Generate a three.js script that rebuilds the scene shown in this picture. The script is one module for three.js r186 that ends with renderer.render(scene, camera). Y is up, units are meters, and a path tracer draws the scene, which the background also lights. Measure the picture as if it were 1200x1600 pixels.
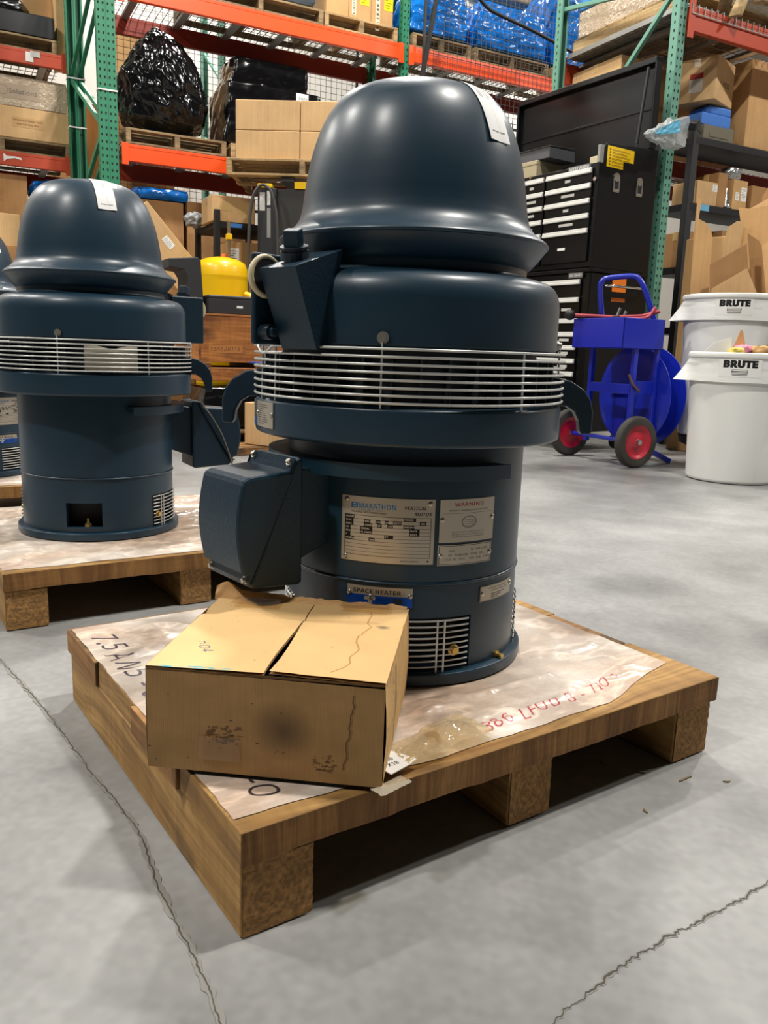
import * as THREE from 'three';
import { RoundedBoxGeometry } from 'three/addons/geometries/RoundedBoxGeometry.js';
import { mergeGeometries, mergeVertices } from 'three/addons/utils/BufferGeometryUtils.js';
import { ImprovedNoise } from 'three/addons/math/ImprovedNoise.js';
import { RectAreaLightUniformsLib } from 'three/addons/lights/RectAreaLightUniformsLib.js';

// ------------------------------------------------------------------ camera, light, exposure
const D2R = Math.PI / 180;
const scene = new THREE.Scene();
scene.background = new THREE.Color(0x000000);
const camera = new THREE.PerspectiveCamera(2 * Math.atan(800 / 1270) / D2R, 1200 / 1600, 0.05, 80);
camera.rotation.order = 'YXZ';
camera.position.set(0, 0.65, 0);
camera.rotation.set(-11.2 * D2R, -28 * D2R, 1.9 * D2R);
const renderer = new THREE.WebGLRenderer({ antialias: true });
renderer.toneMapping = THREE.LinearToneMapping;
renderer.toneMappingExposure = 0.84;
renderer.shadowMap.enabled = true;
RectAreaLightUniformsLib.init();
const CEIL = 7.0;
const LAMP = { color: 0xfffbf4, radiance: 900, w: 0.5, d: 0.26, y: 6.35 };
// rows of linear high bays under the ceiling: [x, z]
const LAMPS = []; // with each lamp's share of full output (some tubes are tired)
for (const x of [-3.4, 2.5, 8.4]) for (const z of [-9.6, -5.05, -0.5]) LAMPS.push([x, z, 1]);

// ------------------------------------------------------------------ helpers
let seed = 7;
const rnd = () => { seed = (seed + 0x6d2b79f5) | 0; let t = Math.imul(seed ^ (seed >>> 15), 1 | seed); t = (t + Math.imul(t ^ (t >>> 7), 61 | t)) ^ t; return ((t ^ (t >>> 14)) >>> 0) / 4294967296; };
const rr = (a, b) => a + (b - a) * rnd();
const inoise = new ImprovedNoise();
const N3 = (x, y, z = 0) => inoise.noise(x + 31.7, y + 17.3, z + 5.1);
const fbm = (x, y, z = 0, o = 4) => { let s = 0, a = 0.5; for (let i = 0; i < o; i++) { s += a * N3(x, y, z); x *= 2.03; y *= 2.03; z *= 2.03; a *= 0.5; } return s; };
// periodic lattice noise for tiling textures
function perNoise(sd) {
  const h = (i, j) => { let n = Math.imul(i * 374761393 + j * 668265263 + sd * 1274126177, 1) | 0; n = Math.imul(n ^ (n >>> 13), 1274126177); return ((n ^ (n >>> 16)) >>> 0) / 4294967296; };
  return (x, y, px, py) => {
    const xi = Math.floor(x), yi = Math.floor(y), fx = x - xi, fy = y - yi, sx = fx * fx * (3 - 2 * fx), sy = fy * fy * (3 - 2 * fy);
    const m = (a, p) => ((a % p) + p) % p;
    const a = h(m(xi, px), m(yi, py)), b = h(m(xi + 1, px), m(yi, py)), c = h(m(xi, px), m(yi + 1, py)), d = h(m(xi + 1, px), m(yi + 1, py));
    return (a + (b - a) * sx) * (1 - sy) + (c + (d - c) * sx) * sy;
  };
}
const pn1 = perNoise(1), pn2 = perNoise(2), pn3 = perNoise(3);
function pfbm(pn, u, v, fx, fy, o = 4) { let s = 0, a = 0.5, t = 0; for (let i = 0; i < o; i++) { s += a * pn(u * fx, v * fy, fx, fy); t += a; fx *= 2; fy *= 2; a *= 0.55; } return s / t; }
function dataTex(w, h, fn, size = [1, 1], srgb = true) {
  const d = new Uint8Array(w * h * 4);
  for (let y = 0; y < h; y++) for (let x = 0; x < w; x++) {
    const c = fn(x / w, y / h), i = (y * w + x) * 4;
    d[i] = Math.max(0, Math.min(255, c[0])); d[i + 1] = Math.max(0, Math.min(255, c[1])); d[i + 2] = Math.max(0, Math.min(255, c[2])); d[i + 3] = 255;
  }
  const t = new THREE.DataTexture(d, w, h);
  t.wrapS = t.wrapT = THREE.RepeatWrapping; t.magFilter = THREE.LinearFilter; t.minFilter = THREE.LinearFilter;
  t.repeat.set(1 / size[0], 1 / size[1]);
  if (srgb) t.colorSpace = THREE.SRGBColorSpace;
  t.needsUpdate = true;
  return t;
}
function canvasTex(w, h, draw) {
  const c = document.createElement('canvas'); c.width = w; c.height = h;
  const g = c.getContext('2d'); draw(g, w, h);
  const t = new THREE.CanvasTexture(c); t.colorSpace = THREE.SRGBColorSpace; t.wrapS = t.wrapT = THREE.ClampToEdgeWrapping;
  return t;
}
const M3 = (o) => new THREE.MeshPhysicalMaterial(o);
const S = (o) => new THREE.MeshStandardMaterial(o);

// geometry helpers ------------------------------------------------
function flat(g) { return g.index ? g.toNonIndexed() : g; }
// texture coordinates in metres; the texture's grain (u) follows the axis named
function triUV(g, grain = 'x', off = 0) {
  g = flat(g);
  const p = g.attributes.position, n = g.attributes.normal, uv = new Float32Array(p.count * 2);
  for (let i = 0; i < p.count; i += 3) {
    let nx = 0, ny = 0, nz = 0;
    for (let k = 0; k < 3; k++) { nx += Math.abs(n.getX(i + k)); ny += Math.abs(n.getY(i + k)); nz += Math.abs(n.getZ(i + k)); }
    const ax = nx >= ny && nx >= nz ? 'x' : ny >= nz ? 'y' : 'z';
    for (let k = 0; k < 3; k++) {
      const v = { x: p.getX(i + k), y: p.getY(i + k), z: p.getZ(i + k) };
      const others = ['x', 'y', 'z'].filter((a) => a !== ax);
      let a = others[0], b = others[1];
      if (b === grain) [a, b] = [b, a];
      if (ax === 'x' && grain !== 'y') { a = 'z'; b = 'y'; }
      uv[(i + k) * 2] = v[a] + off; uv[(i + k) * 2 + 1] = v[b] + off * 0.73;
    }
  }
  g.setAttribute('uv', new THREE.BufferAttribute(uv, 2));
  return g;
}
function rbox(w, h, d, r = 0.003, grain = 'x', off = 0) { return triUV(new RoundedBoxGeometry(w, h, d, 1, Math.min(r, w / 2.1, h / 2.1, d / 2.1)), grain, off); }
function B(x0, x1, y0, y1, z0, z1, r = 0.003, grain = 'x', off = 0) { return rbox(x1 - x0, y1 - y0, z1 - z0, r, grain, off).translate((x0 + x1) / 2, (y0 + y1) / 2, (z0 + z1) / 2); }
function cyl(r0, r1, h, n = 24) { return flat(new THREE.CylinderGeometry(r1, r0, h, n)); }
function xf(g, p = [0, 0, 0], r = [0, 0, 0], s = [1, 1, 1]) {
  g.applyMatrix4(new THREE.Matrix4().compose(new THREE.Vector3(...p), new THREE.Quaternion().setFromEuler(new THREE.Euler(...r)), new THREE.Vector3(...s)));
  return g;
}
function merge(list) {
  const l = list.map((g) => { g = flat(g); for (const k of Object.keys(g.attributes)) if (!['position', 'normal', 'uv'].includes(k)) g.deleteAttribute(k); if (!g.attributes.normal) g.computeVertexNormals(); return g; });
  return l.length === 1 ? l[0] : mergeGeometries(l);
}
function tube(pts, r, seg = 40, rad = 8, closed = false) {
  return new THREE.TubeGeometry(new THREE.CatmullRomCurve3(pts.map((p) => new THREE.Vector3(...p)), closed, 'catmullrom', 0.3), seg, r, rad, closed);
}
function bar(a, b, r, n = 8) { // straight round rod
  const A = new THREE.Vector3(...a), Bv = new THREE.Vector3(...b), d = Bv.clone().sub(A), L = d.length();
  const g = flat(new THREE.CylinderGeometry(r, r, L, n));
  g.applyMatrix4(new THREE.Matrix4().compose(A.add(Bv).multiplyScalar(0.5), new THREE.Quaternion().setFromUnitVectors(new THREE.Vector3(0, 1, 0), d.normalize()), new THREE.Vector3(1, 1, 1)));
  return g;
}
function beamGeo(a, b, w, h) { // straight rectangular bar
  const A = new THREE.Vector3(...a), Bv = new THREE.Vector3(...b), d = Bv.clone().sub(A), L = d.length();
  const g = rbox(w, L, h, 0.002, 'y');
  g.applyMatrix4(new THREE.Matrix4().compose(A.add(Bv).multiplyScalar(0.5), new THREE.Quaternion().setFromUnitVectors(new THREE.Vector3(0, 1, 0), d.normalize()), new THREE.Vector3(1, 1, 1)));
  return g;
}
function lathe(pts, n = 96, smooth = 0) {
  let v = pts.map((p) => new THREE.Vector2(p[0], p[1]));
  if (smooth) v = new THREE.SplineCurve(v).getPoints(smooth);
  return new THREE.LatheGeometry(v, n);
}
// solid piece of a ring about the y axis between two angles (0 = +x, growing counter-clockwise from above)
function sector(r0, r1, y0, y1, a0, a1, n = 0) {
  n = n || Math.max(2, Math.ceil(Math.abs(a1 - a0) / 3));
  const P = [], Nn = [], U = [];
  const pt = (r, y, a) => [r * Math.cos(a * D2R), y, -r * Math.sin(a * D2R)];
  const quad = (A, Bq, C, Dq, nA, nB, uA, uB, uC, uD) => {
    for (const [p, nn, u] of [[A, nA, uA], [Bq, nB, uB], [C, nB, uC], [A, nA, uA], [C, nB, uC], [Dq, nA, uD]]) { P.push(...p); Nn.push(...nn); U.push(...u); }
  };
  for (let i = 0; i < n; i++) {
    const a = a0 + (a1 - a0) * i / n, b = a0 + (a1 - a0) * (i + 1) / n, ua = i / n, ub = (i + 1) / n;
    const na = pt(1, 0, a), nb = pt(1, 0, b), ia = na.map((v) => -v), ib = nb.map((v) => -v);
    quad(pt(r1, y0, a), pt(r1, y0, b), pt(r1, y1, b), pt(r1, y1, a), na, nb, [ua, 0], [ub, 0], [ub, 1], [ua, 1]);
    quad(pt(r0, y0, b), pt(r0, y0, a), pt(r0, y1, a), pt(r0, y1, b), ib, ia, [ub, 0], [ua, 0], [ua, 1], [ub, 1]);
    quad(pt(r1, y1, a), pt(r1, y1, b), pt(r0, y1, b), pt(r0, y1, a), [0, 1, 0], [0, 1, 0], [ua, 1], [ub, 1], [ub, 1], [ua, 1]);
    quad(pt(r0, y0, a), pt(r0, y0, b), pt(r1, y0, b), pt(r1, y0, a), [0, -1, 0], [0, -1, 0], [ua, 0], [ub, 0], [ub, 0], [ua, 0]);
  }
  if (Math.abs(a1 - a0) < 359.9) for (const [a, s] of [[a0, 1], [a1, -1]]) {
    const nn = [s * Math.sin(a * D2R), 0, s * Math.cos(a * D2R)];
    const c = [pt(r0, y0, a), pt(r1, y0, a), pt(r1, y1, a), pt(r0, y1, a)]; if (s < 0) c.reverse();
    quad(...c, nn, nn, [0, 0], [0, 0], [0, 1], [0, 1]);
  }
  const g = new THREE.BufferGeometry();
  g.setAttribute('position', new THREE.Float32BufferAttribute(P, 3)); g.setAttribute('normal', new THREE.Float32BufferAttribute(Nn, 3)); g.setAttribute('uv', new THREE.Float32BufferAttribute(U, 2));
  return g;
}
function extrude(pts, depth, bevel = 0.002, curve = false) { // outline in x,y, thickness along z (centred)
  const sh = new THREE.Shape(pts.map((p) => new THREE.Vector2(p[0], p[1])));
  const g = new THREE.ExtrudeGeometry(sh, { depth: depth - 2 * bevel, bevelEnabled: bevel > 0, bevelSize: bevel, bevelThickness: bevel, bevelOffset: -bevel, bevelSegments: 2, curveSegments: 8 });
  return g.translate(0, 0, -(depth - 2 * bevel) / 2);
}
// grid surface from a function (u,v) -> [x,y,z]
function surface(nu, nv, f) {
  const P = [], U = [], I = [];
  for (let j = 0; j <= nv; j++) for (let i = 0; i <= nu; i++) { P.push(...f(i / nu, j / nv)); U.push(i / nu, j / nv); }
  for (let j = 0; j < nv; j++) for (let i = 0; i < nu; i++) { const a = j * (nu + 1) + i, b = a + 1, c = a + nu + 1, d = c + 1; I.push(a, b, d, a, d, c); }
  const g = new THREE.BufferGeometry(); g.setIndex(I);
  g.setAttribute('position', new THREE.Float32BufferAttribute(P, 3)); g.setAttribute('uv', new THREE.Float32BufferAttribute(U, 2));
  g.computeVertexNormals();
  return g;
}
// closed body over a box, each vertex pushed by a function; smooth normals
function blob(w, h, d, seg, push, round = 0.35) {
  let g = new THREE.BoxGeometry(1, 1, 1, seg, seg, seg);
  g.deleteAttribute('uv'); g.deleteAttribute('normal');
  g = mergeVertices(g, 1e-4);
  const p = g.attributes.position, v = new THREE.Vector3(), s = new THREE.Vector3();
  for (let i = 0; i < p.count; i++) {
    v.fromBufferAttribute(p, i).multiplyScalar(2);
    s.copy(v).normalize();
    const k = Math.max(Math.abs(v.x), Math.abs(v.y), Math.abs(v.z));
    v.lerp(s.multiplyScalar(k), round);
    v.set(v.x * w / 2, v.y * h / 2, v.z * d / 2);
    const q = push(v.x, v.y, v.z, s.copy(v).normalize());
    p.setXYZ(i, q[0], q[1], q[2]);
  }
  g.computeVertexNormals();
  return g;
}

// object helpers ---------------------------------------------------
const used = new Map();
function numbered(name) { const n = used.get(name) || 0; used.set(name, n + 1); return n ? name + '_' + String(n).padStart(3, '0') : name; }
function shadow(o) { o.traverse((m) => { if (m.isMesh) { m.castShadow = true; m.receiveShadow = true; } }); return o; }
function thing(name, label, category, p = [0, 0, 0], turn = 0, group) {
  const o = new THREE.Group(); o.name = numbered(name); o.position.set(...p); o.rotation.y = turn;
  o.userData = { label, category }; if (group) o.userData.group = group;
  scene.add(o); return o;
}
function part(parent, name, g, m, label) {
  const me = new THREE.Mesh(g, m); me.name = name; me.castShadow = me.receiveShadow = true;
  if (label) me.userData.label = label;
  parent.add(me); return me;
}
function stuffPart(parent, name, g, m, label) { const o = part(parent, name, g, m, label); o.userData.kind = 'stuff'; return o; }
function solo(name, label, category, g, m, p = [0, 0, 0], turn = 0, group) {
  const o = new THREE.Mesh(g, m); o.name = numbered(name); o.position.set(...p); o.rotation.y = turn; o.castShadow = o.receiveShadow = true;
  o.userData = { label, category }; if (group) o.userData.group = group;
  scene.add(o); return o;
}
function copyOf(o, label, p, turn = 0) {
  const c = o.clone(); c.name = numbered(o.name.replace(/_\d{3}$/, '')); c.position.set(...p); c.rotation.y = turn; c.userData = { ...o.userData, label };
  scene.add(c); return c;
}
function struct(name, g, m) { const o = new THREE.Mesh(g, m); o.name = name; o.userData.kind = 'structure'; o.castShadow = o.receiveShadow = true; scene.add(o); return o; }

// ------------------------------------------------------------------ materials
const concreteTex = dataTex(1024, 1024, (u, v) => {
  const a = pfbm(pn1, u, v, 3, 3, 5), b = pfbm(pn2, u, v, 24, 24, 4), c = pfbm(pn3, u, v, 7, 7, 5), s = pn2(u * 340, v * 340, 340, 340);
  let k = 130 + (a - 0.5) * 64 + (b - 0.5) * 24 + (c - 0.5) * 44 + (s - 0.5) * 12;
  const st = Math.max(0, pfbm(pn3, u + 0.3, v + 0.1, 5, 5, 4) - 0.6) * 190; k -= st;
  return [k * 1.0, k * 0.998, k * 0.985];
}, [3.4, 3.4]);
const concreteRough = dataTex(512, 512, (u, v) => { const k = 118 + (pfbm(pn2, u, v, 5, 5, 5) - 0.5) * 150; return [k, k, k]; }, [2.3, 2.3], false);
const concrete = S({ map: concreteTex, roughnessMap: concreteRough, roughness: 1 });
function woodTex(base, dark, sd, knots) {
  const pn = perNoise(sd), pm = perNoise(sd + 5);
  return dataTex(512, 512, (u, v) => {
    const warp = (pfbm(pm, u, v, 2, 3, 3) - 0.5) * 0.22;
    const g = pfbm(pn, u, v + warp, 3, 44, 4), l = pfbm(pm, u, v + warp, 2, 9, 3), saw = pn(u * 90, v * 3, 90, 3);
    let t = 0.55 * g + 0.45 * l; t = Math.min(1, Math.max(0, (t - 0.28) * 1.9));
    const st = Math.max(0, pfbm(pm, u, v, 4, 5, 4) - 0.56) * 2.1 * knots;
    const f = 1 - st * 0.75, q = 1 + (saw - 0.5) * 0.1;
    return [0, 1, 2].map((i) => (dark[i] + (base[i] - dark[i]) * t) * f * q);
  }, [0.8, 0.42]);
}
const woodBump = (() => { const pn = perNoise(21); return dataTex(256, 256, (u, v) => { const k = 255 * pfbm(pn, u, v, 3, 40, 4); return [k, k, k]; }, [0.5, 0.25], false); })();
const woodPallet = S({ map: woodTex([196, 156, 94], [128, 92, 46], 31, 1.2), roughness: 0.72, bumpMap: woodBump, bumpScale: 0.0012 });
const woodPalletDark = S({ map: woodTex([178, 132, 74], [116, 78, 38], 34, 1.4), roughness: 0.76, bumpMap: woodBump, bumpScale: 0.0014 });
const woodPale = S({ map: woodTex([204, 178, 132], [150, 120, 78], 37, 0.7), roughness: 0.75, bumpMap: woodBump, bumpScale: 0.001 });
const woodGrey = S({ map: woodTex([176, 152, 114], [112, 92, 62], 41, 1), roughness: 0.8, bumpMap: woodBump, bumpScale: 0.001 });
const woodPly = S({ map: woodTex([196, 128, 62], [132, 74, 30], 44, 0.9), roughness: 0.6 });
// end grain: rings about a pith
const endGrain = S({ map: dataTex(256, 256, (u, v) => {
  const x = u - 0.32, y = v - 0.42, r = Math.hypot(x, y * 0.9) + (pfbm(pn1, u, v, 5, 5, 3) - 0.5) * 0.09, k = 0.5 + 0.5 * Math.sin(r * 78);
  const n = pfbm(pn2, u, v, 20, 20, 3), f = 0.84 + 0.07 * k + (n - 0.5) * 0.5;
  return [182 * f, 136 * f, 80 * f];
}, [0.1, 0.1]), roughness: 0.85, bumpMap: woodBump, bumpScale: 0.001 });
function cardTex(c, sd, dirt = 1) {
  const pn = perNoise(sd), pm = perNoise(sd + 3);
  return dataTex(512, 512, (u, v) => {
    const fl = pn(u * 100, v * 2, 100, 2), a = pfbm(pm, u, v, 3, 3, 4), fi = pn(u * 200, v * 200, 200, 200);
    const f = 1 + (fl - 0.5) * 0.05 + (a - 0.5) * 0.16 * dirt + (fi - 0.5) * 0.04;
    return c.map((x) => x * f);
  }, [0.6, 0.6]);
}
const card = S({ map: cardTex([196, 154, 102], 51), roughness: 0.78 });
const cardLight = S({ map: cardTex([206, 168, 118], 54), roughness: 0.75 });
const cardDark = S({ map: cardTex([164, 122, 76], 57, 1.6), roughness: 0.8 });
const cardEdge = S({ color: 0x6b4c2a, roughness: 0.9 });
const darkGap = S({ color: 0x0a0806, roughness: 1 });
const tapeMat = M3({ color: 0xcfae76, roughness: 0.22, transparent: false, clearcoat: 0.5, clearcoatRoughness: 0.15 });
const clearTape = M3({ color: 0xf1e4c8, roughness: 0.06, transmission: 0.94, thickness: 0, ior: 1.45 });
const paper = S({ color: 0xe9e7e2, roughness: 0.7 });
const paperGrey = S({ color: 0xc9c7c2, roughness: 0.7 });
const paintRough = dataTex(256, 256, (u, v) => { const k = 92 + (pfbm(pn1, u, v, 6, 6, 5) - 0.5) * 70; return [k, k, k]; }, [1, 1], false);
const blue = M3({ color: 0x102f40, roughness: 0.5, clearcoat: 0.5, clearcoatRoughness: 0.3, specularIntensity: 0.55 });
const blueCast = M3({ color: 0x102a3a, roughness: 0.5, specularIntensity: 0.4, clearcoat: 0.35, clearcoatRoughness: 0.33, bumpMap: dataTex(256, 256, (u, v) => { const k = 255 * pfbm(pn2, u, v, 40, 40, 3); return [k, k, k]; }, [0.12, 0.12], false), bumpScale: 0.0007 });
const blueBlack = S({ color: 0x0a141d, roughness: 0.6 });
const innerBlack = S({ color: 0x05070a, roughness: 0.8 });
const wireMat = S({ color: 0xc9cbc8, roughness: 0.38, metalness: 0.55 });
const steel = S({ color: 0xb9b5aa, roughness: 0.33, metalness: 0.9 });
const brass = S({ color: 0xc2a45c, roughness: 0.32, metalness: 0.9 });
const cream = S({ color: 0xcbbf9c, roughness: 0.45 });
const blackSteel = M3({ color: 0x050608, roughness: 0.4, specularIntensity: 0.5, clearcoat: 0.18, clearcoatRoughness: 0.12 });
const blackMatte = S({ color: 0x141517, roughness: 0.6 });
const charcoal = S({ color: 0x2b2c2e, roughness: 0.6 });
const alu = S({ color: 0xe6e6e0, roughness: 0.35, metalness: 0.15 });
const chrome = S({ color: 0xd8d8d8, roughness: 0.16, metalness: 1 });
const rackOrange = M3({ color: 0xf4500e, roughness: 0.4, clearcoat: 0.2, clearcoatRoughness: 0.3 });
const rackRed = S({ color: 0xbb4527, roughness: 0.5 });
const rackRedDark = S({ color: 0x8a2a14, roughness: 0.5 });
const rackGreen = S({ color: 0x2c7d5c, roughness: 0.45 });
const rackSage = S({ color: 0x5f9480, roughness: 0.5 });
const holeMat = S({ color: 0x06100c, roughness: 0.9 });
const zinc = S({ color: 0x9a9a96, roughness: 0.45, metalness: 0.6 });
const cartBlue = M3({ color: 0x1226a8, roughness: 0.35, clearcoat: 0.5, clearcoatRoughness: 0.2 });
const wheelRed = M3({ color: 0xb0122a, roughness: 0.35, clearcoat: 0.5, clearcoatRoughness: 0.2 });
const rubber = S({ color: 0x3a3733, roughness: 0.85 });
const binWhite = S({ map: dataTex(512, 512, (u, v) => { const a = pfbm(pn1, u, v, 5, 4, 5), b = Math.max(0, pfbm(pn2, u, v, 9, 7, 4) - 0.6); const k = 224 + (a - 0.5) * 26 - b * 120; return [k, k, k * 0.985]; }, [1, 1]), roughness: 0.42 });
const yellow = M3({ color: 0xeec000, roughness: 0.36, clearcoat: 0.4, clearcoatRoughness: 0.2 });
const crinkle = dataTex(512, 512, (u, v) => { const r = (f) => 1 - Math.abs(2 * pfbm(pn1, u + f * 0.13, v, f, f, 3) - 1); const k = 255 * Math.pow(0.6 * r(9) + 0.4 * r(23), 2.2); return [k, k, k]; }, [0.5, 0.5], false);
const blackWrap = M3({ color: 0x0b0b0d, roughness: 0.16, bumpMap: crinkle, bumpScale: 0.016, specularIntensity: 1 });
const blueWrap = M3({ color: 0x0f6fc8, roughness: 0.2, bumpMap: crinkle, bumpScale: 0.012 });
const greyWrap = M3({ color: 0x4a5157, roughness: 0.25, bumpMap: crinkle, bumpScale: 0.01 });
const filmWrap = M3({ color: 0xb7a48c, roughness: 0.2, bumpMap: crinkle, bumpScale: 0.006 });
const clearBag = M3({ color: 0xd8dcdc, roughness: 0.14, transmission: 0.6, thickness: 0, bumpMap: crinkle, bumpScale: 0.008 });
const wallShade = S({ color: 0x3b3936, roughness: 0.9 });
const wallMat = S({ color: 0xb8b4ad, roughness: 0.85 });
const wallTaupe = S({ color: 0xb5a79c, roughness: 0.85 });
const ceilMat = S({ color: 0x4e4d4b, roughness: 0.9 });

// ------------------------------------------------------------------ the room
const R = { x0: -7, x1: 14, z0: -11, z1: 7 };
{
  const fl = new THREE.BoxGeometry(R.x1 - R.x0 + 0.6, 0.3, R.z1 - R.z0 + 0.6).translate((R.x0 + R.x1) / 2, -0.15, (R.z0 + R.z1) / 2);
  const floor = struct('floor', triUV(fl, 'x'), concrete);
  // joints and cracks in the slab: ragged shallow channels with a grimy filler
  const crackMat = S({ color: 0x83807a, roughness: 0.95 }), crackDark = S({ color: 0x4a4742, roughness: 1 });
  function crack(pts, w, m, wob, sd) {
    const c = new THREE.CatmullRomCurve3(pts.map((p) => new THREE.Vector3(p[0], 0, p[1])));
    const n = 700, P = c.getSpacedPoints(n);
    return surface(n, 1, (u, v) => {
      const i = Math.round(u * n), p = P[i], q = P[Math.min(n, i + 1)], o = P[Math.max(0, i - 1)];
      const dx = q.x - o.x, dz = q.z - o.z, L = Math.hypot(dx, dz), s = (v - 0.5) * w * Math.max(0.12, 0.7 + 0.7 * N3(u * 34, sd, 3) + 0.5 * N3(u * 150, sd, v * 3)) + wob * (0.6 * fbm(u * 22, sd * 3, 0, 3) + 0.5 * fbm(u * 120, sd, 2, 4));
      return [p.x - dz / L * s, 0.0009, p.z + dx / L * s];
    });
  }
  part(floor, 'slab_joint', crack([[-0.014, -2.104], [0.052, -1.765], [0.11, -1.474], [0.161, -1.165], [0.184, -1.045], [0.185, -0.895], [0.193, -0.773], [0.194, -0.668], [0.191, -0.52], [0.19, -0.3]], 0.011, crackMat, 0.006, 1.3), crackMat);
  part(floor, 'crack', crack([[-0.014, -2.104], [0.052, -1.765], [0.11, -1.474], [0.161, -1.165], [0.184, -1.045], [0.185, -0.895], [0.193, -0.773], [0.194, -0.668], [0.191, -0.52], [0.19, -0.3]], 0.0022, crackDark, 0.01, 2.9).translate(0, 0.0006, 0), crackDark);
  part(floor, 'crack', crack([[0.445, -0.514], [0.487, -0.528], [0.594, -0.552], [0.686, -0.567], [0.765, -0.572], [0.834, -0.578], [0.882, -0.583], [1.025, -0.591], [1.4, -0.6]], 0.0026, crackDark, 0.014, 4.1), crackDark);
  part(floor, 'slab_joint', crack([[0.445, -0.514], [0.487, -0.528], [0.594, -0.552], [0.686, -0.567], [0.765, -0.572], [0.834, -0.578], [0.882, -0.583], [1.025, -0.591], [1.4, -0.6]], 0.007, crackMat, 0.014, 4.1).translate(0, -0.0004, 0), crackMat);
}
struct('ceiling', B(R.x0 - 0.3, R.x1 + 0.3, CEIL, CEIL + 0.2, R.z0 - 0.3, R.z1 + 0.3, 0), ceilMat);
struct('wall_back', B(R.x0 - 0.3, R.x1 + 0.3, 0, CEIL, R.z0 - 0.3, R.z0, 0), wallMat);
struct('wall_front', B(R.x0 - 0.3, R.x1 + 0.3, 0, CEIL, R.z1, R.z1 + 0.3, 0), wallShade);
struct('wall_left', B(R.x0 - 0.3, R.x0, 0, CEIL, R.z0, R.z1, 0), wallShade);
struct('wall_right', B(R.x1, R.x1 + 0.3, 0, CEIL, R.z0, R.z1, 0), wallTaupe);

// high bays
{
  const lens = S({ color: 0xffffff, emissive: 0xfff4e2, emissiveIntensity: 6, roughness: 0.5 });
  const hous = S({ color: 0xd8d8d6, roughness: 0.5 });
  for (const [x, z, dim] of LAMPS) {
    const t = thing('high_bay_light', 'white linear high bay lamp hung in rows below the warehouse ceiling', 'ceiling lamp', [x, LAMP.y, z], 0, 'rows of high bay lamps');
    part(t, 'housing', B(-LAMP.w / 2 - 0.02, LAMP.w / 2 + 0.02, 0.012, 0.07, -LAMP.d / 2 - 0.02, LAMP.d / 2 + 0.02, 0.006), hous);
    part(t, 'diffuser', B(-LAMP.w / 2, LAMP.w / 2, 0, 0.012, -LAMP.d / 2, LAMP.d / 2, 0.002), lens);
    for (const s of [-0.5, 0.5]) part(t, 'hanger_rod', bar([s, 0.07, 0], [s, CEIL - LAMP.y, 0], 0.006), zinc);
    const l = new THREE.RectAreaLight(LAMP.color, LAMP.radiance * dim, LAMP.w, LAMP.d);
    l.position.y = -0.004; l.rotation.x = -Math.PI / 2; t.add(l);
  }
}

//#SECTION motor
// ------------------------------------------------------------------ vertical motors
const bellPts = [[0.219, 0.677], [0.2195, 0.681], [0.213, 0.687], [0.204, 0.693], [0.195, 0.701], [0.188, 0.711], [0.1845, 0.722], [0.182, 0.735], [0.179, 0.757], [0.1745, 0.784], [0.168, 0.812], [0.1595, 0.838], [0.1495, 0.861], [0.137, 0.881], [0.121, 0.898], [0.1, 0.909], [0.075, 0.915], [0.04, 0.918], [0.0001, 0.919]];
const bellCurve = new THREE.SplineCurve(bellPts.map((p) => new THREE.Vector2(...p)));
function bellPatch(aMid, halfWidth, s0, s1, drop) { // paper lying on the dome: width in metres, s along the profile
  const P = bellCurve.getSpacedPoints(400);
  return surface(12, 24, (u, v) => {
    const k = s0 + (s1 - s0) * v, p = P[Math.round(k * 400)], q = P[Math.min(400, Math.round(k * 400) + 1)];
    const nx = (q.y - p.y), ny = -(q.x - p.x), L = Math.hypot(nx, ny) || 1, off = 0.0012 + drop * Math.pow(1 - v, 3) * (0.5 + 0.5 * Math.cos(u * 6));
    const r = p.x + nx / L * off, y = p.y + ny / L * off, w = (u - 0.5) * 2 * halfWidth;
    const a = aMid * D2R, rad = Math.sqrt(Math.max(0, r * r - w * w));
    return [rad * Math.cos(a) - w * Math.sin(a), y, -rad * Math.sin(a) - w * Math.cos(a)];
  });
}
const tagTex = (num) => canvasTex(256, 420, (g, w, h) => {
  g.fillStyle = '#f3f2f0'; g.fillRect(0, 0, w, h);
  g.fillStyle = '#555'; g.font = 'bold 62px sans-serif'; g.textAlign = 'center'; g.fillText(num, w / 2, 120);
  for (let x = 40; x < 216; x += 4 + Math.floor(rnd() * 6)) g.fillRect(x, 165, 1 + Math.floor(rnd() * 4), 60);
  g.strokeStyle = '#bbb'; g.lineWidth = 3; g.beginPath(); g.moveTo(128, 235); g.lineTo(150, 370); g.stroke();
  g.fillStyle = '#777'; g.fillRect(40, 378, 90, 7); g.fillRect(140, 378, 70, 7);
});
function plateBase(g, w, h) {
  const gr = g.createLinearGradient(0, 0, w, 0); gr.addColorStop(0, '#b9b1a2'); gr.addColorStop(0.5, '#b3ab9d'); gr.addColorStop(1, '#aea698');
  g.fillStyle = gr; g.fillRect(0, 0, w, h);
}
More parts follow.
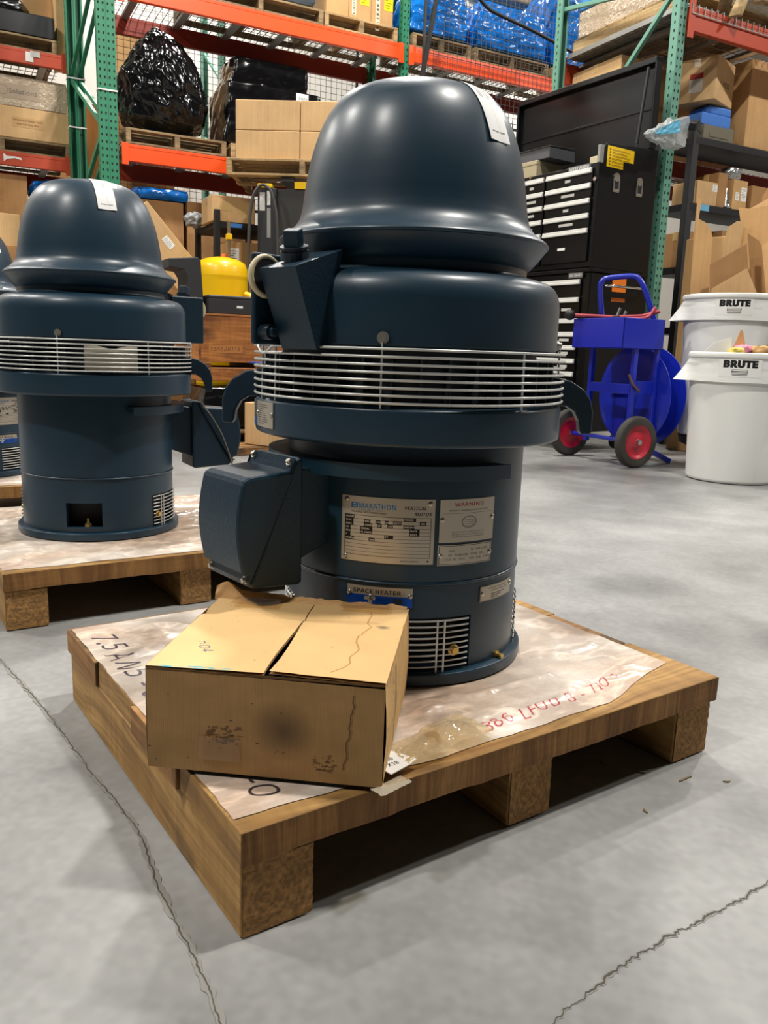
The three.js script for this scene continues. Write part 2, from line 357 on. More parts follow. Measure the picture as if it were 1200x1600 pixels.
const nameTex = canvasTex(1024, 820, (g, w, h) => {
  plateBase(g, w, h);
  g.fillStyle = '#1f6fae'; g.fillRect(112, 78, 76, 66); g.fillStyle = '#b3ab9d'; g.beginPath(); g.arc(152, 111, 24, 0, 7); g.fill(); g.fillStyle = '#1f6fae'; g.fillRect(128, 104, 42, 14);
  g.font = 'bold 84px sans-serif'; g.save(); g.translate(196, 142); g.scale(0.88, 1); g.fillText('MARATHON', 0, 0); g.restore();
  g.font = 'bold 26px sans-serif'; g.fillText('E L E C T R I C   C O R P .', 200, 172);
  g.fillStyle = '#2a2624'; g.font = 'bold 29px sans-serif'; g.fillText('WAUSAU, WISCONSIN 54401', 116, 204);
  g.font = 'italic bold 58px sans-serif'; g.save(); g.translate(690, 132); g.scale(0.9, 1); g.fillText('VERTICAL', 0, 0); g.restore();
  g.save(); g.translate(800, 206); g.scale(0.9, 1); g.fillText('MOTOR', 0, 0); g.restore();
  g.strokeStyle = '#26211e'; g.lineWidth = 6; g.strokeRect(40, 236, 944, 500);
  g.lineWidth = 4; for (let i = 1; i < 11; i++) { g.beginPath(); g.moveTo(40, 236 + i * 45.5); g.lineTo(984, 236 + i * 45.5); g.stroke(); }
  const cell = (x, r, t, ww) => { g.fillStyle = '#1d1917'; g.fillRect(x, 238 + r * 45.5, ww, 43); g.fillStyle = '#cfc8ba'; g.font = 'bold 30px sans-serif'; g.fillText(t, x + 8, 238 + r * 45.5 + 33); };
  cell(42, 0, 'MODEL', 110); cell(42, 1, 'TYPE', 100); cell(42, 2, 'ENCL', 100); cell(42, 3, 'HP', 66); cell(42, 4, 'RPM', 72); cell(42, 5, 'V', 66); cell(42, 6, 'AMBNT', 112);
  cell(690, 0, 'FRAME', 132); cell(262, 1, 'DES', 72); cell(392, 1, 'PH', 52); cell(490, 1, 'HZ', 46); cell(580, 1, 'DUTY', 90); cell(862, 1, 'INS', 72);
  cell(262, 2, 'CODE', 92); cell(408, 2, 'SF', 52); cell(520, 2, 'EFF', 60); cell(690, 2, 'WEIGHT', 120);
  cell(220, 3, 'SERIAL', 138); cell(220, 4, 'FL AMPS', 138); cell(756, 3, 'DATE', 108); cell(756, 4, 'BRGS', 108); cell(490, 5, 'PF', 96); cell(320, 6, 'SFA', 66);
  g.fillStyle = '#2a2624'; g.font = 'bold 24px sans-serif'; g.fillText('MADE IN MEXICO', 664, 790); g.beginPath(); g.arc(964, 780, 11, 0, 7); g.fill();
});
const warnTex = canvasTex(640, 620, (g, w, h) => {
  plateBase(g, w, h); g.fillStyle = '#8a2b1c'; g.textAlign = 'center'; g.font = 'bold 70px sans-serif'; g.fillText('WARNING', w / 2, 100);
  g.fillStyle = '#5a5148'; g.font = 'bold 28px sans-serif'; g.fillText('PREVENT DAMAGE IN OPERATION', w / 2, 170);
  g.fillRect(30, 200, 580, 4);
  g.strokeStyle = '#4c453e'; g.lineWidth = 9; g.beginPath(); g.arc(w / 2, 330, 82, 0, 7); g.stroke();
  g.lineWidth = 5; for (const y of [300, 330, 360, 388]) { g.beginPath(); g.moveTo(w / 2 - 66, y); g.lineTo(w / 2 + 66, y); g.stroke(); }
  g.font = 'bold 22px sans-serif'; g.fillText('BEFORE MOTOR IS INSTALLED READ', w / 2, 480); g.fillText('INSTRUCTIONS AND TURN BY HAND', w / 2, 515); g.fillText('TO PREVENT DAMAGE TO BEARINGS', w / 2, 550);
});
const oilTex = canvasTex(640, 290, (g, w, h) => {
  plateBase(g, w, h); g.strokeStyle = '#2c2825'; g.lineWidth = 7; g.strokeRect(14, 14, w - 28, h - 28);
  g.fillStyle = '#332d29'; g.font = 'bold 38px monospace'; g.fillText('USE', 110, 100); g.fillText('10 GALLONS', 360, 92); g.fillText('OF TURBINE TYPE OIL', 110, 160); g.fillText('ISO 32 VIS  150 SSU 100F', 70, 220);
});
const heatTex = canvasTex(900, 330, (g, w, h) => {
  plateBase(g, w, h); g.fillStyle = '#2a2420'; g.font = 'bold 96px sans-serif'; g.fillText('SPACE HEATER', 84, 118);
  g.fillStyle = '#1552b8'; g.fillRect(0, 150, w, 180); g.fillStyle = '#c8c0b0'; g.fillRect(250, 170, 150, 60); g.fillRect(300, 230, 60, 70);
  g.fillStyle = '#0d2f6c'; g.font = 'bold 56px sans-serif'; g.fillText('VOLTS', 420, 232); g.fillText('WATTS', 420, 306); g.fillStyle = '#31404e'; g.fillRect(640, 180, 130, 110);
});
const thermTex = canvasTex(560, 260, (g, w, h) => {
  plateBase(g, w, h); g.strokeStyle = '#3a342e'; g.lineWidth = 6; g.strokeRect(8, 8, w - 16, h - 16);
  g.fillStyle = '#332d29'; g.font = 'bold 34px sans-serif'; g.fillText('MOTOR ROTATION', 120, 66); g.fillText('VIEWED FROM TOP', 150, 112); for (const y of [150, 182, 214]) g.fillRect(160, y, 240 - (y % 5) * 30, 14);
});
const sideTex = canvasTex(360, 420, (g, w, h) => {
  plateBase(g, w, h); g.fillStyle = '#4c453e'; for (let y = 50; y < 380; y += 34) g.fillRect(40, y, 230 - (y % 7) * 14, 12);
});
const sideTex2 = canvasTex(200, 420, (g, w, h) => { g.fillStyle = '#6c7276'; g.fillRect(0, 0, w, h); g.fillStyle = '#2f6fc0'; g.fillRect(0, 270, w, 150); g.fillStyle = '#d8d8d4'; g.fillRect(30, 310, 90, 20); });
const plateMat = (t) => S({ map: t, roughness: 0.34, metalness: 0.55 });
const PL = { name: plateMat(nameTex), warn: plateMat(warnTex), oil: plateMat(oilTex), heat: plateMat(heatTex), therm: plateMat(thermTex), side: plateMat(sideTex), side2: plateMat(sideTex2) };
// standing in direction a (degrees) at radius r, local x = outward
const atA = (g, a, r, y) => g.applyMatrix4(new THREE.Matrix4().makeTranslation(r * Math.cos(a * D2R), y, -r * Math.sin(a * D2R)).multiply(new THREE.Matrix4().makeRotationY(a * D2R)));
const rivet = (a, r, y, s = 0.004) => atA(xf(new THREE.SphereGeometry(s, 10, 6), [0, 0, 0], [0, 0, 0], [0.5, 1, 1]), a, r, y);
const hexBolt = (r, h) => merge([cyl(r, r, h, 6), cyl(r * 1.5, r * 1.5, h * 0.35, 18).translate(0, -h * 0.5, 0)]).rotateZ(-Math.PI / 2); // axis along +x
const uprightAngles = [-16, -4, 40, 90, 140, 190, 240, 290];

function makeMotor(label, p, turn, opt) {
  const t = thing('vertical_motor', label, 'electric motor', p, turn);
  const P = (n, g, m, l) => part(t, n, g, m, l);
  // --- base flange, lower frame with its openings
  P('base_flange', lathe([[0.16, 0], [0.2135, 0], [0.2145, 0.002], [0.2145, 0.017], [0.213, 0.019], [0.2, 0.0195], [0.16, 0.0195], [0.16, 0]], 96), blue);
  const open = [[-58, -14, 0.006, 0.106], [35, 83, 0.006, 0.106], [126, 168, 0.006, 0.106], [opt.window - 13, opt.window + 13, 0.034, 0.098]].sort((a, b) => a[0] - b[0]);
  const secs = [];
  const yB = 0.0195, yT = 0.158;
  let a = open[0][1];
  for (let i = 0; i < open.length; i++) {
    const [a0, a1, y0, y1] = open[i], nxt = i + 1 < open.length ? open[i + 1][0] : open[0][0] + 360;
    secs.push(sector(0.186, 0.2, y1, yT, a0, a1)); if (y0 > yB + 0.001) secs.push(sector(0.186, 0.2, yB, y0, a0, a1));
    secs.push(sector(0.186, 0.2, yB, yT, a1, nxt));
  }
  P('lower_frame', merge(secs), blue);
  P('rotor_core', lathe([[0.001, 0.02], [0.165, 0.02], [0.168, 0.15], [0.186, 0.157], [0.001, 0.157]], 48), innerBlack);
  P('frame_lip', lathe([[0.198, 0.158], [0.2022, 0.159], [0.203, 0.161], [0.2022, 0.163], [0.198, 0.164]], 96), blue);
  P('stator_frame', lathe([[0.18, 0.163], [0.2, 0.163], [0.2005, 0.165], [0.2005, 0.378], [0.18, 0.378]], 96), blue);
  // --- vent grilles: rows of wire, two stays, bolt
  for (const [g0, g1, stays, bolt] of [[-58, -14, [-50, -47], -53], [34, 81, [65.5, 68.8], 74], [126, 168, [150, 153], 158]]) {
    const gr = new THREE.Group(); gr.name = 'vent_grille'; t.add(gr);
    const wireArc = (y, e) => { const L = []; for (let i = 0; i <= 14; i++) { const q = (g0 + (e - g0) * i / 14) * D2R; L.push([0.2035 * Math.cos(q), y, -0.2035 * Math.sin(q)]); } return tube(L, 0.0016, 26, 6); };
    for (let k = 0; k < 11; k++) part(gr, 'wire', wireArc(0.0085 + k * 0.0094, g1), wireMat);
    for (const s of stays) part(gr, 'wire_stay', bar([0.2062 * Math.cos(s * D2R), 0.007, -0.2062 * Math.sin(s * D2R)], [0.2062 * Math.cos(s * D2R), 0.104, -0.2062 * Math.sin(s * D2R)], 0.0016), wireMat);
    part(gr, 'bolt', atA(hexBolt(0.0062, 0.008), bolt, 0.206, 0.0525), brass);
  }
  P('ground_bolt', atA(hexBolt(0.005, 0.012), 103, 0.206, 0.022), brass);
  if (opt.fitting) P('brass_fitting', atA(merge([hexBolt(0.006, 0.014), xf(cyl(0.004, 0.004, 0.02, 10), [-0.008, 0.009, 0])]), opt.window + 2, 0.19, 0.036), S({ color: 0x8d7a48, roughness: 0.4, metalness: 0.8 }));
  // --- ledge above the terminal box
  P('drip_ledge', merge([sector(0.198, 0.232, 0.335, 0.347, -78, 92, 60), sector(0.228, 0.2345, 0.326, 0.348, -78, 92, 60)]), blue);
  // --- big ring
  P('ring_band', lathe([[0.199, 0.381], [0.252, 0.376], [0.2555, 0.378], [0.2565, 0.382], [0.2565, 0.426], [0.255, 0.4295], [0.251, 0.431], [0.19, 0.434]], 128), blue);
  P('fan_drum', lathe([[0.212, 0.42], [0.212, 0.53]], 64), blueBlack);
  const bl = []; for (let k = 0; k < 36; k++) bl.push(atA(rbox(0.03, 0.07, 0.003, 0.001), k * 10 + 3, 0.226, 0.468));
  P('fan_blades', merge(bl), blueBlack);
  const guard = new THREE.Group(); guard.name = 'wire_guard'; t.add(guard);
  for (let k = 0; k < 8; k++) { const L = []; for (let i = 0; i < 72; i++) { const q = i * 5, dip = k === 7 && Math.abs(q - 348) < 6 ? -0.011 : 0; L.push([0.2575 * Math.cos(q * D2R), 0.4385 + k * 0.0107 + dip, -0.2575 * Math.sin(q * D2R)]); } part(guard, 'wire', tube(L, 0.002, 144, 6, true), wireMat); }
  for (const u of uprightAngles) {
    const top = [40, 140, 240].includes(u) ? 0.523 : 0.514;
    part(guard, 'wire_stay', bar([0.2545 * Math.cos(u * D2R), 0.431, -0.2545 * Math.sin(u * D2R)], [0.2535 * Math.cos(u * D2R), top, -0.2535 * Math.sin(u * D2R)], 0.0016), wireMat);
    if (top > 0.52) part(guard, 'guard_bolt', atA(merge([hexBolt(0.0058, 0.007), xf(cyl(0.0085, 0.0085, 0.003, 20), [-0.004, 0, 0], [0, 0, Math.PI / 2])]), u, 0.252, 0.5285), steel);
  }
  // --- fan housing, neck, bell
  P('fan_housing', lathe([[0.2, 0.53], [0.238, 0.516], [0.242, 0.517], [0.2435, 0.52], [0.2435, 0.584], [0.2425, 0.595], [0.239, 0.606], [0.233, 0.615], [0.225, 0.621], [0.214, 0.6245], [0.2, 0.6265], [0.19, 0.629], [0.1875, 0.634], [0.187, 0.66], [0.187, 0.69]], 128), blue);
  const under = [[0.187, 0.642], [0.194, 0.648], [0.203, 0.658], [0.211, 0.668], [0.217, 0.676]];
  P('bell_canopy', merge([lathe(bellPts, 160, 140), lathe(under, 128, 20), lathe([[0.217, 0.676], [0.219, 0.677]], 128)]), blue);
  P('sticker', bellPatch(opt.tag[0], 0.023, opt.tag[1], opt.tag[2], 0.002), S({ map: tagTex(opt.num), roughness: 0.55, side: THREE.DoubleSide }), 'white barcode sticker');
  // --- lifting lugs
  const lug = [[0.235, 0.478], [0.274, 0.471], [0.297, 0.457], [0.309, 0.441], [0.3145, 0.42], [0.315, 0.386], [0.311, 0.382], [0.298, 0.382], [0.295, 0.387], [0.292, 0.404], [0.284, 0.419], [0.27, 0.428], [0.235, 0.43]];
  for (const q of opt.lugs) P('lifting_lug', extrude(lug, 0.03, 0.003).rotateY(q * D2R), blueCast);
  // --- terminal box
  const neck = extrude([[0.19, 0.215], [0.256, 0.19], [0.256, 0.334], [0.19, 0.334]], 0.09, 0.003); P('box_neck', neck, blueCast);
  const tb = new THREE.Group(); tb.name = 'terminal_box'; t.add(tb);
  if (opt.boxLen) { tb.scale.x = opt.boxLen; tb.position.x = 0.252 * (1 - opt.boxLen); }
  part(tb, 'box_base', extrude([[0.252, 0.162], [0.258, 0.158], [0.336, 0.164], [0.341, 0.171], [0.266, 0.346], [0.258, 0.352], [0.252, 0.348]], 0.118, 0.004), blueCast);
  const cov = [[0.344, 0.168], [0.3465, 0.176], [0.3455, 0.186]];
  for (let i = 0; i <= 10; i++) { const s = i / 10; cov.push([0.352 + 0.012 * Math.sin(Math.PI * (0.08 + 0.84 * s)), 0.19 + 0.128 * s]); }
  cov.push([0.352, 0.324], [0.343, 0.3285], [0.275, 0.334], [0.272, 0.342], [0.269, 0.351], [0.264, 0.351], [0.2685, 0.341]);
  part(tb, 'box_cover', extrude(cov, 0.122, 0.005), blueCast);
  for (const [x, y, r] of [[0.27, 0.346, 0.9], [0.346, 0.176, -0.1]]) for (const s of [-0.05, 0.05]) part(tb, 'screw', xf(hexBolt(0.0042, 0.006), [x + 0.002, y + 0.001, s], [0, 0, r]), steel);
  // --- oil reservoir: wedge that widens to the top, back plate, plug and sight glass
  const oil = new THREE.Group(); oil.name = 'oil_reservoir'; oil.rotation.y = 10 * D2R; t.add(oil);
  const hexa = (c) => { // eight corners: bottom four then top four, each counter-clockwise from above
    const f = [[0, 3, 2, 1], [4, 5, 6, 7], [0, 1, 5, 4], [1, 2, 6, 5], [2, 3, 7, 6], [3, 0, 4, 7]], Pq = [];
    for (const [i, j, k, l] of f) for (const q of [i, j, k, i, k, l]) Pq.push(...c[q]);
    const g = new THREE.BufferGeometry(); g.setAttribute('position', new THREE.Float32BufferAttribute(Pq, 3)); g.computeVertexNormals(); return triUV(g);
  };
  part(oil, 'reservoir_body', hexa([[0.222, 0.509, 0.032], [0.262, 0.509, 0.03], [0.262, 0.509, -0.041], [0.238, 0.509, -0.042], [0.2, 0.652, 0.034], [0.305, 0.619, 0.034], [0.305, 0.619, -0.041], [0.215, 0.65, -0.043]]), blueCast);
  part(oil, 'reservoir_flange', B(0.2, 0.3, 0.514, 0.643, 0.048, 0.058, 0.004), blueCast);
  part(oil, 'filler_plug', xf(merge([cyl(0.0205, 0.0205, 0.012, 28), cyl(0.0185, 0.0185, 0.004, 28).translate(0, 0.0075, 0), cyl(0.0205, 0.0205, 0.004, 28).translate(0, 0.0105, 0), rbox(0.023, 0.024, 0.023, 0.002).translate(0, 0.023, 0)]), [0.262, 0.64, 0.006], [0, 0.5, -0.3]), blueCast);
  part(oil, 'sight_glass', merge([xf(new THREE.TorusGeometry(0.027, 0.004, 10, 36), [0.284, 0.61, 0.042]), xf(cyl(0.027, 0.027, 0.008, 30), [0.284, 0.61, 0.046], [Math.PI / 2, 0, 0])]), cream);
  part(oil, 'glass_disc', xf(cyl(0.024, 0.024, 0.003, 30), [0.284, 0.61, 0.0405], [Math.PI / 2, 0, 0]), innerBlack);
  part(oil, 'drain_plug', xf(merge([cyl(0.011, 0.011, 0.02, 16), rbox(0.012, 0.026, 0.012, 0.002).translate(0, 0.004, 0)]), [0.284, 0.532, 0.038], [-Math.PI / 2, 0, 0]), blueCast);
  // --- plates
  if (opt.plates) {
    const plate = (n, a0, a1, y0, y1, r, m, l, rv) => { const o = part(t, n, sector(r, r + 0.0016, y0, y1, a0, a1), m, l); for (const [qa, qy] of rv) part(o, 'rivet', rivet(qa, r + 0.002, qy), steel); };
    plate('name_plate', 21, 62.4, 0.193, 0.294, 0.2005, PL.name, 'rectangular printed steel name plate', [[23.4, 0.288], [60.2, 0.287], [23.2, 0.199]]);
    plate('warning_plate', 64.6, 93.2, 0.2265, 0.2935, 0.2005, PL.warn, 'steel warning plate', [[65.8, 0.262], [92.2, 0.262]]);
    plate('oil_plate', 64.4, 92.6, 0.1905, 0.2225, 0.2005, PL.oil, 'small bordered steel plate', [[65.6, 0.206], [91.6, 0.206]]);
    plate('heater_plate', 24.6, 54, 0.124, 0.1545, 0.2005, PL.heat, 'steel and blue heater plate', [[25.6, 0.142], [53, 0.142], [35.5, 0.139]]);
    plate('rotation_plate', 87.5, 113, 0.124, 0.149, 0.2005, PL.therm, 'small steel plate with rounded corners', [[88.8, 0.137], [112, 0.141]]);
    plate('side_plate', -20, -4, 0.387, 0.427, 0.2565, PL.side, 'dull steel plate on the ring', [[-19, 0.408], [-5, 0.408]]);
    plate('side_plate', -31, -20.6, 0.386, 0.427, 0.2565, PL.side2, 'grey and blue plate on the ring', []);
  }
  return t;
}
const PAL = 0.136;   // height of the motor pallets
const motorA = makeMotor('large dark blue vertical motor standing on the nearest pallet beside the cardboard box', [0.687, PAL + 0.0035, -1.22], 192 * D2R, { window: 232, fitting: true, tag: [96, 0.42, 0.83], num: '22052', lugs: [-40, 140], plates: true });
const motorB = makeMotor('dark blue vertical motor on the left pallet with a beige packet inside its wire guard', [0.35, PAL + 0.0035, -2.375], 2 * D2R, { window: -112, fitting: true, tag: [-85, 0.46, 0.84], num: '22054', lugs: [-18, 162], plates: false, boxLen: 1.3 });
const motorC = makeMotor('farthest vertical motor, cut off by the left edge behind the second motor', [0.06, PAL + 0.0035, -3.53], -98 * D2R, { window: 232, fitting: false, tag: [50, 0.42, 0.8], num: '22053', lugs: [-40, 140], plates: true });

// beige packet lying inside the guard of the second motor, and the wire on its terminal box
{
  const g = surface(16, 8, (u, v) => { const a = (-91 + (u - 0.5) * 30) * D2R, y = 0.441 + v * 0.062 * (0.82 + 0.18 * Math.abs(Math.cos(u * 3.1))), r = 0.2475 + 0.003 * fbm(u * 5, v * 4, 0, 3); return [r * Math.cos(a), y, -r * Math.sin(a)]; });
  const pk = part(motorB, 'paper_packet', g, S({ color: 0xbdb3a0, roughness: 0.6, side: THREE.DoubleSide }), 'crumpled beige paper packet behind the guard wires');
  part(motorB, 'lead_wire', tube([[0.27, 0.357, 0.062], [0.305, 0.31, 0.067], [0.335, 0.26, 0.067], [0.358, 0.2, 0.066], [0.37, 0.162, 0.064]], 0.0022, 30, 6), S({ color: 0x6b675c, roughness: 0.5 }), 'thin grey wire');
}

//#SECTION pallets
// ------------------------------------------------------------------ motor pallets
function motorPallet(label, p, turn, L = 0.862, W = 0.75) {
  const t = thing('wood_pallet', label, 'pallet', p, turn); // origin at the front left corner; x to the right, -z away
  const n = 4, bw = W / n;
  for (let i = 0; i < n; i++) {
    const z1 = -i * bw, z0 = z1 - bw + 0.003;
    const x0 = [0, -0.004, 0.003, -0.002][i], m = i % 2 ? woodPalletDark : woodPallet;
    const g = B(x0, L + [0, -0.006, 0.003, -0.01][i], 0.094, PAL, z0, z1, 0.002, 'x', i * 0.31 + L);
    // rough-sawn: waney lower edge on the front board
    const pos = g.attributes.position;
    for (let k = 0; k < pos.count; k++) { const x = pos.getX(k), y = pos.getY(k); if (y < 0.1) pos.setY(k, y + 0.004 * Math.max(0, fbm(x * 9, i, 2, 3))); }
    part(t, 'deck_board', g, m);
  }
  const fr = surface(90, 3, (u, v) => { const x = u * L; const low = 0.094 + 0.007 * Math.max(0, fbm(x * 14, 3.3, 0, 4) + 0.15); return [x, PAL - 0.001 - (PAL - 0.001 - low) * (1 - v), 0.0008 + 0.0012 * fbm(x * 60, v * 3, 1, 2)]; });
  const uvv = fr.attributes.uv; for (let k = 0; k < uvv.count; k++) uvv.setXY(k, uvv.getY(k) * 0.05 + 0.2, uvv.getX(k) * L);
  part(t, 'sawn_face', fr, woodPalletDark);
  for (const [x0, x1, f] of [[0.002, 0.094, -0.004], [L / 2 - 0.022, L / 2 + 0.06, -0.012], [L - 0.094, L - 0.004, -0.006]]) {
    const r = part(t, 'runner', B(x0, x1, 0.001, 0.093, -W + 0.01, f - 0.002, 0.003, 'z', x0 * 3), woodPallet);
    // sawn end with ragged right edge
    const e = surface(10, 24, (u, v) => { const rag = u > 0.95 ? -0.006 * Math.abs(fbm(v * 9, x0 * 7, 1, 3)) + 0.001 : 0; return [x0 + 0.002 + u * (x1 - x0 - 0.004) + rag, 0.003 + v * 0.0885, f + 0.0006 * fbm(u * 30, v * 30, 0, 2)]; });
    const euv = e.attributes.uv; for (let k = 0; k < euv.count; k++) euv.setXY(k, euv.getX(k) * 0.09 + x0 * 1.7, euv.getY(k) * 0.09);
    part(r, 'sawn_end', e, endGrain);
  }
  return t;
}
const palTurn = 6.67 * D2R;
const PA = [0.245, 0, -0.764];
motorPallet('rough wooden pallet in front, under the large motor and the cardboard box', PA, palTurn);
motorPallet('rough wooden pallet at left under the motor with the packet', [0.072, 0, -1.93], 5 * D2R, 0.86, 0.8);
motorPallet('wooden pallet farthest back at the left edge, under the third motor', [-0.37, 0, -3.09], 4 * D2R, 0.86, 0.78);

// plastic film on the decks, with the marker writing on it
function filmTexture(write) {
  return canvasTex(1400, 1220, (g, w, h) => {
    const im = g.createImageData(w, h), d = im.data;
    for (let y = 0; y < h; y++) for (let x = 0; x < w; x++) {
      const u = x / w, v = y / h, a = pfbm(pn1, u, v, 4, 4, 5), c = pn3(u * 220, v * 220, 220, 220), i = (y * w + x) * 4;
      const cloud = Math.max(0, Math.min(1, (a - 0.36) * 2.6)), wet = Math.max(0, Math.min(1, (pfbm(pn3, u + 0.17, v + 0.4, 5, 4, 5) - 0.52) * 7)), ws = 1 - Math.abs(2 * pfbm(pn2, u, v, 7, 11, 4) - 1), str = Math.pow(Math.max(0, ws - 0.78) / 0.22, 2);
      const k = 0.9 + 0.1 * cloud - wet * 0.16 + str * 0.16 + (c - 0.5) * 0.05, pk = 1 - cloud;
      d[i] = 214 * k; d[i + 1] = (203 - 15 * pk - 4 * wet) * k; d[i + 2] = (191 - 24 * pk - 8 * wet) * k; d[i + 3] = 255;
    }
    g.putImageData(im, 0, 0);
    if (write) write(g, w, h);
  });
}
const K = 1400 / 0.862; // pixels per metre of deck
function marker(g, text, x, y, rot, size, col, jitter = 3) {
  g.save(); g.translate(x, y); g.rotate(rot); g.fillStyle = col; g.font = 'italic ' + size + 'px sans-serif';
  let cx = 0; for (const ch of text) { g.save(); g.translate(cx, (rnd() - 0.5) * jitter * 3); g.rotate((rnd() - 0.5) * 0.25); g.fillText(ch, 0, 0); g.restore(); cx += g.measureText(ch).width * 1.12; }
  g.restore();
}
const filmA = filmTexture((g) => { // canvas x = right along the front edge, y = down towards the viewer
  marker(g, '7.5 AN5 - 01 -', 30, 90, Math.PI / 2, 92, '#4a3d44', 4);
  marker(g, 'C T-1-O', 60, 860, Math.PI / 2, 84, '#3b3236', 4);
  marker(g, '386 LFOD B - 7IO 1', 640, 1178, -0.05, 58, '#b0404c', 2);
});
function film(label, p, turn, tex, L, W, cut, press) { // press: spots [x, z, radius] where something stands on the film
  const m = M3({ map: tex, roughness: 0.3, specularIntensity: 0.8, clearcoat: 0.35, clearcoatRoughness: 0.25, side: THREE.DoubleSide });
  const g = surface(150, 130, (u, v) => {
    let x = 0.004 + u * (L - 0.03), z = -W + 0.012 + v * (W - 0.012);
    const front = -0.016 - 0.012 * (0.5 + fbm(x * 9, 1.7, 0, 3)) - Math.max(0, x - cut) * 0.3 - 0.05 * Math.max(0, 0.12 - x);
    if (v > 0.8) z = z + (front - 0.0) * (v - 0.8) / 0.2;
    x += 0.012 * fbm(z * 9, 2.2, 0, 3) * (u > 0.5 ? u : 0) + 0.004 * fbm(z * 30, 8, 0, 2);
    const rid = Math.pow(Math.max(0, 1 - Math.abs(fbm(x * 3.2 + 2, z * 7.5, 3, 3)) * 6), 3) * 0.006 + Math.pow(Math.max(0, 1 - Math.abs(fbm(x * 9, z * 9, 7, 3)) * 7), 3) * 0.0035 + 0.0016 * Math.abs(fbm(x * 26, z * 26, 2, 3));
    let lie = 1; for (const [px, pz, pr] of press) lie = Math.min(lie, Math.max(0, Math.min(1, (Math.hypot(x - px, z - pz) - pr) / 0.04)));
    const edge = lie * Math.min(1, 14 * Math.min(u, 1 - u, v, 1 - v));
    return [x, 0.0012 + (0.0012 + rid) * edge + 0.0004 * fbm(x * 40, z * 40, 1, 2), z];
  });
  const fu = g.attributes.uv; for (let k = 0; k < fu.count; k++) fu.setY(k, 1 - fu.getY(k));
  return solo('plastic_sheet', label, 'plastic film', g, m, [p[0], PAL, p[2]], turn);
}
const fA = film('milky plastic film spread over the front pallet with black and red marker writing', PA, palTurn, filmA, 0.862, 0.75, 0.62, [[0.492, -0.402, 0.225], [0.158, -0.189, 0.17]]);
const filmB = filmTexture(null);
film('milky plastic film over the left pallet under the second motor', [0.072, 0, -1.93], 5 * D2R, filmB, 0.86, 0.8, 0.7, [[0.316, -0.419, 0.225]]);
film('crumpled plastic film over the farthest left pallet', [-0.37, 0, -3.09], 4 * D2R, filmB, 0.86, 0.78, 0.7, [[0.46, -0.409, 0.225]]);

